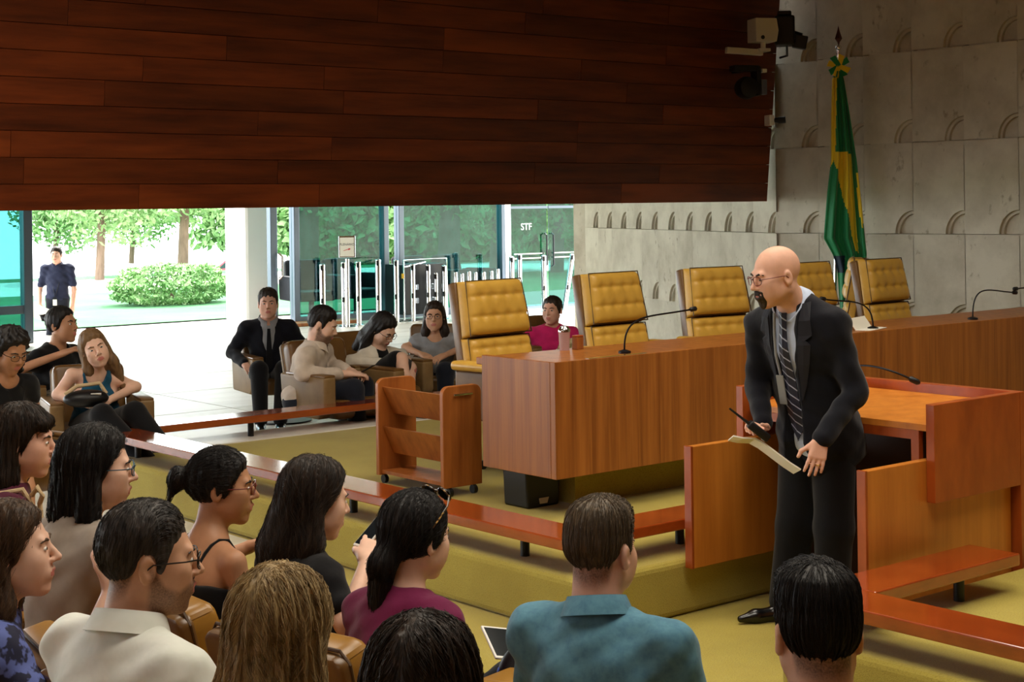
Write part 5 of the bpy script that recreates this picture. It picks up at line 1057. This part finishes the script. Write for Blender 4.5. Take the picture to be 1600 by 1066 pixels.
# ---- outdoors
f = person('man in a navy polo shirt with a lanyard standing outside on the lawn', (88, 399, 23.6), -88, 'short', 'dark', 'pink', False, (0, 0, 0), c_pol, 0.75, 'crew', c_den, h=0.009, lean=0.0, floor=-0.48, stand=(0, 1, 0), knees=((-0.10, 0.02, 0.48), (0.10, 0.02, 0.48), (-0.10, 0, 0.08), (0.10, 0, 0.08)), arms={'L': ((-0.25, 0.0, 1.16), (-0.24, 0.06, 0.92)), 'R': ((0.27, -0.02, 1.16), (0.24, 0.10, 0.95))}, hands={'R': dict(d=(-0.1, 0.4, -1)), 'L': dict(d=(0, 0.2, -1))}, collar=c_pol, shoes=M_shoe, wide=1.1)
MB().tube([(-0.06, 0.08, 1.30), (0.0, 0.16, 1.05), (0.06, 0.08, 1.3)], 0.008, 6).box(-0.03, 0.03, 0.155, 0.16, 0.95, 1.05).build('lanyard', M_black, f['root'])
MB().box(-0.03, 0.03, 0.161, 0.165, 0.93, 1.02).build('badge', M_paper, f['root'])
pp = thing('paper_sheet', to_world(f, (0.24, 0.18, 0.84)), f['rz'], 'white sheet of paper held by the man in the navy polo', 'paper'); MB().box(-0.15, 0.15, -0.004, 0.004, -0.1, 0.1, mx=Matrix.Rotation(R(-25), 4, 'Y')).build('sheet', M_paper, pp)
# ---- the speaker: standing between the wings of the lectern, bending towards the audience
sp_phi = R(-140) + HEAD - math.pi / 2; sp_rz = sp_phi - math.pi / 2
sp0 = cam_pt(1268, 640, 6.86); sp_root = thing('person', (sp0.x, sp0.y, 0), sp_rz, 'bald man with glasses and goatee in a dark suit, bending beside the lectern', 'person')
Wi = (Matrix.Translation((sp0.x, sp0.y, 0)) @ Matrix.Rotation(sp_rz, 4, 'Z')).inverted()
J = lambda px, py, d: Wi @ cam_pt(px, py, d)
hc = J(1213, 432, 6.66); Mh = Matrix.Translation(hc) @ Euler((R(-10), 0, R(-22)), 'XYZ').to_matrix().to_4x4() @ Matrix.Scale(1.06, 4)
nb = J(1241, 466, 6.73); sR, sL = J(1190, 508, 6.90), J(1302, 508, 6.64); eR, wR = J(1183, 603, 6.92), J(1192, 660, 6.76); eL, wL = J(1337, 612, 6.62), J(1284, 686, 6.50)
pe = J(1280, 672, 6.88); hR, hL = J(1252, 690, 6.95), J(1303, 690, 6.82); kR, kL = J(1243, 822, 6.93), J(1303, 825, 6.80); aR, aL = J(1228, 948, 6.95), J(1300, 955, 6.86)
for a in (aR, aL): a.z = 0.085
ch_ = nb.lerp(pe, 0.36); be = nb.lerp(pe, 0.70); ax = (nb - pe).normalized(); fwd = Vector((0, 1, 0)); fwd = (fwd - ax * fwd.dot(ax)).normalized(); rgt = fwd.cross(ax); RM = np.array([list(rgt), list(fwd), list(ax)], np.float32).T
def sp_torso(g, hem=False):
    p = [E(ch_, (0.168 + g, 0.112 + g, 0.18 + g), 0.03, '+', RM), E(be, (0.160 + g, 0.118 + g, 0.17 + g), 0.05, '+', RM), E(pe, (0.165 + g, 0.125 + g, 0.13 + g), 0.05, '+', RM)]
    for q in (sR, sL): p.append(C(nb - ax * 0.045, q, 0.052 + g, 0.048 + g, 0.06))
    return p
def sp_arm(g, f=1.0):
    p = []
    for s, e, w in ((sR, eR, wR), (sL, eL, wL)): p += [C(s, e, 0.050 + g, 0.043 + g, 0.05), C(e, e.lerp(w, f), 0.043 + g, 0.034 + g, 0.02)]
    return p
dR = (J(1172, 684, 6.66) - wR).normalized(); dL = (J(1272, 735, 6.46) - wL).normalized(); tocam = (Wi.to_3x3() @ (-FWD)).normalized(); scr = Wi.to_3x3() @ RGT
B = Solid().add(head_prims(False), Mh).add([C(Mh @ Vector((0, -0.022, -0.055)), nb - ax * 0.04, 0.060, 0.066, 0.02)] + sp_torso(-0.01), None, 0.025).add(sp_arm(-0.012), None, 0.02)
B.add(hand_prims(wR, dR, -scr * 0.2 + tocam * 0.5 + Vector((0, 0, 0.6)), scr + tocam * 0.3, 0.75, 0.7, 0.8), None, 0.01)
B.add(hand_prims(wL, dL, -tocam, -scr, 0.16, 1.6, 0.1), None, 0.01)
for h_, k_, a_ in ((hR, kR, aR), (hL, kL, aL)): B.add([C(h_, k_, 0.075, 0.055, 0.03), C(k_, a_, 0.052, 0.036, 0.02)], None, 0.03)
me, vt, fcs = B.mesh('body', 0.0045); Mi = np.array(Mh.inverted()); q = fcs @ Mi[:3, :3].T + Mi[:3, 3]
mi = np.zeros(len(fcs), np.int32); lip = (np.abs(q[:, 0]) < 0.022) & (q[:, 1] > 0.089) & (((q[:, 2] + 0.0625) / 0.010) ** 2 + (q[:, 0] / 0.024) ** 2 < 1); mi[lip] = 1
link('body', me, None, sp_root, mats=[SK['pink'], LIP]); me.polygons.foreach_set('material_index', mi)
class Fn(Solid):
    def __init__(s, f, lo, hi): s.f, s.lo, s.hi = f, np.array(lo), np.array(hi); s.disp = None
    def box(s): return s.lo, s.hi
    def __call__(s, P): return s.f(np.asarray(P, np.float32))
hp_ = head_prims(False)
def goat(P):
    d = ev(hp_, P) - 0.0035 - 0.001 * np.sin(P[:, 0] * 900) * np.sin(P[:, 2] * 700); reg = d_ell(P, (0, 0.092, -0.083), (0.031, 0.05, 0.036)); ms = d_ell(P, (0, 0.1, -0.0475), (0.030, 0.03, 0.0075)); side_ = np.minimum(d_cap(P, (0.026, 0.085, -0.05), (0.022, 0.08, -0.085), 0.0075, 0.01), d_cap(P, (-0.026, 0.085, -0.05), (-0.022, 0.08, -0.085), 0.0075, 0.01))
    reg = np.minimum(np.minimum(reg, ms), side_); return np.maximum(np.maximum(d, reg), -d_ell(P, (0, 0.1, -0.0625), (0.018, 0.03, 0.0045)))
gm_, _, _ = Fn(goat, (-0.05, 0.02, -0.14), (0.05, 0.14, -0.02)).mesh('goatee', 0.0025); link('goatee', gm_, HM['dark'], sp_root).matrix_local = Mh
for s in (-1, 1):
    bm = bmesh.new(); bmesh.ops.create_uvsphere(bm, u_segments=14, v_segments=10, radius=0.0122); em = bpy.data.meshes.new('eye'); bm.to_mesh(em); bm.free()
    eo = link('eye', em, None, sp_root, mats=[EYE_W, EYE_I], smooth=True); eo.matrix_local = Mh @ Matrix.Translation((s * 0.031, 0.0802, 0.0035)) @ Matrix.Rotation(-math.pi / 2, 4, 'X') @ Matrix.Scale(0.62, 4, (0, 1, 0)); em.polygons.foreach_set('material_index', [1 if p.center.z > 0.0095 else 0 for p in em.polygons])
    m2, _, _ = Solid().add([C((s * 0.014, 0.0925, 0.0215), (s * 0.032, 0.0915, 0.0265), 0.004, 0.0038, 0.004), C((s * 0.032, 0.0915, 0.0265), (s * 0.050, 0.079, 0.0215), 0.0038, 0.002, 0.004)]).mesh('eyebrow', 0.0022); link('eyebrow', m2, HM['dark'], sp_root).matrix_local = Mh
make_glasses(sp_root, Mh, M_gred, 0.021)
# clothes
front = lambda t, o=0.0, x=0.0: nb.lerp(pe, t) + fwd * o + rgt * x
sh_s = Solid().add(sp_torso(0.008) + [E(nb + ax * 0.05 + fwd * 0.02, (0.075, 0.08, 0.06), 0.008, '-', RM)]); sm_, _, _ = sh_s.mesh('shirt', 0.007); link('shirt', sm_, c_lbl, sp_root)
jk = sp_torso(0.022) + [C(pe, pe - ax * 0.10, 0.175, 0.185, 0.06)] + sp_arm(0.010, 0.97)
jk += [E(nb + ax * 0.042 + fwd * 0.028, (0.090, 0.098, 0.066), 0.006, '-', RM), C(front(-0.06, 0.11), front(0.10, 0.145), 0.088, 0.080, 0.005, '-'), C(front(0.10, 0.145), front(0.45, 0.158), 0.080, 0.055, 0.005, '-'), C(front(0.45, 0.158), front(0.95, 0.168), 0.055, 0.050, 0.005, '-'), C(front(0.95, 0.168), front(1.3, 0.20), 0.050, 0.10, 0.006, '-')]
jk += [HS(tuple(-ax), -float(Vector(pe - ax * 0.14).dot(ax)), 0.008)]
Jk = Solid().add(jk); Jk.disp = lambda P: 0.0036 * (np.sin(P[:, 0] * 33 + P[:, 2] * 21) * np.sin(P[:, 1] * 29 - P[:, 2] * 31) + 0.7 * np.sin(P[:, 0] * 51 - P[:, 2] * 57 + 1) * np.sin(P[:, 1] * 43))
jm, _, _ = Jk.mesh('jacket', 0.0065); link('jacket', jm, c_nav, sp_root)
tr_ = [E(pe, (0.172, 0.132, 0.12), 0.04, '+', RM)]
for h_, k_, a_ in ((hR, kR, aR), (hL, kL, aL)): tr_ += [C(h_, k_, 0.098, 0.084, 0.03), C(k_, a_ + Vector((0, 0, 0.0)), 0.084, 0.074, 0.03)]
tr_ += [HS((0, 0, -1), -0.05, 0.006), HS((0, 0, 1), pe.z + 0.10, 0.01)]
tm, _, _ = Solid().add(tr_).mesh('trousers', 0.008); link('trousers', tm, c_trs, sp_root)
fd = (Wi.to_3x3() @ (-RGT * 0.95 - FWD * 0.3)).normalized()
for a_ in (aR, aL):
    sm_, _, _ = Solid().add([C(a_ + Vector((0, 0, -0.02)), a_ + fd * 0.04 + Vector((0, 0, -0.045)), 0.042, 0.036, 0.02), C(a_ - fd * 0.05 + Vector((0, 0, -0.05)), a_ + fd * 0.15 + Vector((0, 0, -0.057)), 0.036, 0.03, 0.02), C(a_ + fd * 0.15 + Vector((0, 0, -0.057)), a_ + fd * 0.22 + Vector((0, 0, -0.062)), 0.03, 0.016, 0.02), HS((0, 0, -1), -0.001, 0.003)]).mesh('shoe', 0.006); link('shoe', sm_, M_shoe, sp_root)
def on_front(t, x, lift):   # a point just in front of the shirt
    p = front(t, 0.24, x)
    for _ in range(60):
        d = float(sh_s(np.array([p[:]]))[0])
        if d < lift: break
        p = p - fwd * min(max(d - lift, 0.001), 0.006)
    return p
rows = []; ws_ = [0.022, 0.018, 0.024, 0.028, 0.032, 0.037, 0.040, 0.042, 0.0]
bm = bmesh.new()
for i, w_ in enumerate(ws_):
    t = 0.05 + 0.93 * i / (len(ws_) - 1); rows.append([bm.verts.new(on_front(t, x, 0.012) + fwd * (0.006 if x == 0 else 0.0)) for x in (-w_ - 1e-4, 0, w_ + 1e-4)])
for i in range(len(rows) - 1):
    for k in range(2): bm.faces.new((rows[i][k], rows[i][k + 1], rows[i + 1][k + 1], rows[i + 1][k]))
tme = bpy.data.meshes.new('tie'); bm.to_mesh(tme); bm.free()
M_tie = bpy.data.materials.new('striped_tie'); M_tie.use_nodes = True; nt = M_tie.node_tree; tc = nt.nodes.new('ShaderNodeTexCoord'); mp = nt.nodes.new('ShaderNodeMapping'); mp.inputs['Rotation'].default_value = (0.3, R(38), 0); wv = nt.nodes.new('ShaderNodeTexWave'); wv.inputs['Scale'].default_value = 9; wv.bands_direction = 'Z'; rp = nt.nodes.new('ShaderNodeValToRGB')
rp.color_ramp.elements[0].position = 0.93; rp.color_ramp.elements[0].color = srgb(22, 26, 48); rp.color_ramp.elements[1].position = 0.97; rp.color_ramp.elements[1].color = srgb(170, 176, 196)
nt.links.new(tc.outputs['Object'], mp.inputs[0]); nt.links.new(mp.outputs[0], wv.inputs['Vector']); nt.links.new(wv.outputs['Fac'], rp.inputs[0]); nt.links.new(rp.outputs[0], nt.nodes['Principled BSDF'].inputs['Base Color']); nt.nodes['Principled BSDF'].inputs['Roughness'].default_value = 0.45
to = link('tie', tme, M_tie, sp_root); so = to.modifiers.new('thick', 'SOLIDIFY'); so.thickness = 0.005
rot = Vector((0, 0, 1)).rotation_difference(((Mh @ Vector((0, -0.022, -0.055))) - nb).normalized()).to_matrix().to_4x4()
bm = bmesh.new(); n = 40; rings = []
for rr_, zz in ((0.098, -0.030), (0.092, 0.0), (0.077, 0.046), (0.072, 0.046), (0.078, -0.02)):
    rings.append([bm.verts.new((rr_ * math.sin(a), rr_ * math.cos(a) * 1.06, zz - 0.03 * max(0, math.cos(a)) ** 3 - (0.03 if rr_ > 0.08 else 0) * max(0, math.cos(a)) ** 6)) for a in [0.2 + k * (2 * math.pi - 0.4) / (n - 1) for k in range(n)]])
for i in range(len(rings) - 1):
    for k in range(n - 1): bm.faces.new((rings[i][k], rings[i][k + 1], rings[i + 1][k + 1], rings[i + 1][k]))
bmesh.ops.recalc_face_normals(bm, faces=bm.faces[:]); cm = bpy.data.meshes.new('collar'); bm.to_mesh(cm); bm.free(); o = link('collar', cm, c_lbl, sp_root, smooth=True); o.matrix_local = Matrix.Translation(nb + fwd * 0.020 - ax * 0.030) @ rot
for sx in (-1, 1):   # lapels lying on the jacket front
    bm = bmesh.new(); rows = []
    for t, xi, xo in ((0.0, 0.082, 0.105), (0.10, 0.082, 0.128), (0.20, 0.078, 0.135), (0.23, 0.076, 0.110), (0.26, 0.075, 0.132), (0.40, 0.068, 0.115), (0.55, 0.064, 0.088), (0.66, 0.060, 0.064)):
        r_ = []
        for x in (xi, (xi + xo) / 2, xo):
            p = front(t, 0.24, sx * x)
            for _ in range(70):
                d = float(Jk(np.array([p[:]]))[0])
                if d < 0.005: break
                p = p - fwd * min(max(d - 0.005, 0.001), 0.006)
            r_.append(bm.verts.new(p))
        rows.append(r_)
    for i in range(len(rows) - 1):
        for k in range(2): bm.faces.new((rows[i][k], rows[i][k + 1], rows[i + 1][k + 1], rows[i + 1][k]))
    lm = bpy.data.meshes.new('lapel'); bm.to_mesh(lm); bm.free(); lo_ = link('lapel', lm, mat('lapel_cloth', srgb(26, 27, 38), 0.7), sp_root); so = lo_.modifiers.new('thick', 'SOLIDIFY'); so.thickness = 0.005
lan = MB(); lp = [on_front(t, 0.045, 0.016) for t in (0.06, 0.2, 0.35, 0.5)]; lan.tube(lp, 0.006, 6); lan.build('lanyard', mat('grey_lanyard', srgb(150, 154, 160), 0.6), sp_root, True)
o = MB().box(-0.02, 0.02, -0.003, 0.003, -0.13, 0.0, 0.002).build('badge', mat('badge_plastic', srgb(136, 136, 132), 0.4), sp_root); o.matrix_local = Matrix.Translation(lp[-1] + fwd * 0.006) @ Matrix.Rotation(-0.2, 4, 'X')
d_ = J(1241, 503, 6.60)
for _ in range(60):
    if float(Jk(np.array([d_[:]]))[0]) < 0.004: break
    d_ = d_ - tocam * 0.004
MB().lathe([(0.001, 0), (0.012, 0), (0.009, 0.004), (0.001, 0.006)], 10, Matrix.Translation(d_) @ tocam.to_track_quat('Z', 'Y').to_matrix().to_4x4()).build('lapel_pin', mat('gold', srgb(220, 180, 70), 0.25, metal=1.0), sp_root)
MB().tube([wL + dL * 0.112 + (-scr) * (-0.012) + Vector((0.0105 * math.cos(a), 0.0105 * math.sin(a), 0)) for a in [k * math.pi / 8 for k in range(17)]], 0.0016, 6).build('ring', mat('gold', srgb(220, 180, 70), 0.25, metal=1.0), sp_root)
# things in his right hand
toW = lambda v: Wi.inverted() @ v
hcn = wR + dR * 0.085
rad = thing('handheld_radio', toW(J(1183, 672, 6.60)), 0, 'black handheld radio with a stub antenna in the speaker\'s right hand', 'radio'); up = (cam_pt(1150, 648, 6.6) - cam_pt(1186, 676, 6.6)).normalized()
rad.rotation_euler = up.to_track_quat('Z', 'Y').to_euler()
MB().box(-0.027, 0.027, -0.018, 0.018, -0.06, 0.045, 0.008, 3).build('radio_body', M_black, rad, True); MB().tube([(0.012, 0, 0.045), (0.012, 0, 0.07), (0.012, 0, 0.15)], [0.008, 0.006, 0.004], 8).build('antenna', M_black, rad, True); MB().box(0.0, 0.022, -0.020, -0.0185, -0.05, -0.035).build('sticker', M_white, rad)
bk_ = bmesh.new(); cr = [(1146, 680), (1160, 683), (1180, 684), (1195, 692), (1215, 707), (1235, 722), (1252, 733)]; rows = []
for i, (x, y) in enumerate(cr):
    a = cam_pt(x, y, 6.62 - 0.008 * i); dn = -FWD * 0.0 + Vector((0, 0, -0.02)) + FWD * 0.16 + RGT * 0.05 ; rows.append((a, a + dn * 0.1, a - FWD * 0.0 + (FWD * 0.17 - Vector((0, 0, 0.045)))))
for r_ in rows: r_ = r_
vv_ = [[bk_.verts.new(p) for p in (r_[0], r_[2])] for r_ in rows]
for i in range(len(vv_) - 1): bk_.faces.new((vv_[i][0], vv_[i + 1][0], vv_[i + 1][1], vv_[i][1]))
bme = bpy.data.meshes.new('sheets'); bk_.to_mesh(bme); bk_.free(); nb_ = link('paper_booklet', bme, M_paper); s_ = nb_.modifiers.new('thick', 'SOLIDIFY'); s_.thickness = 0.006; tag(nb_, 'curled cream booklet of papers in the speaker\'s right hand', 'booklet')
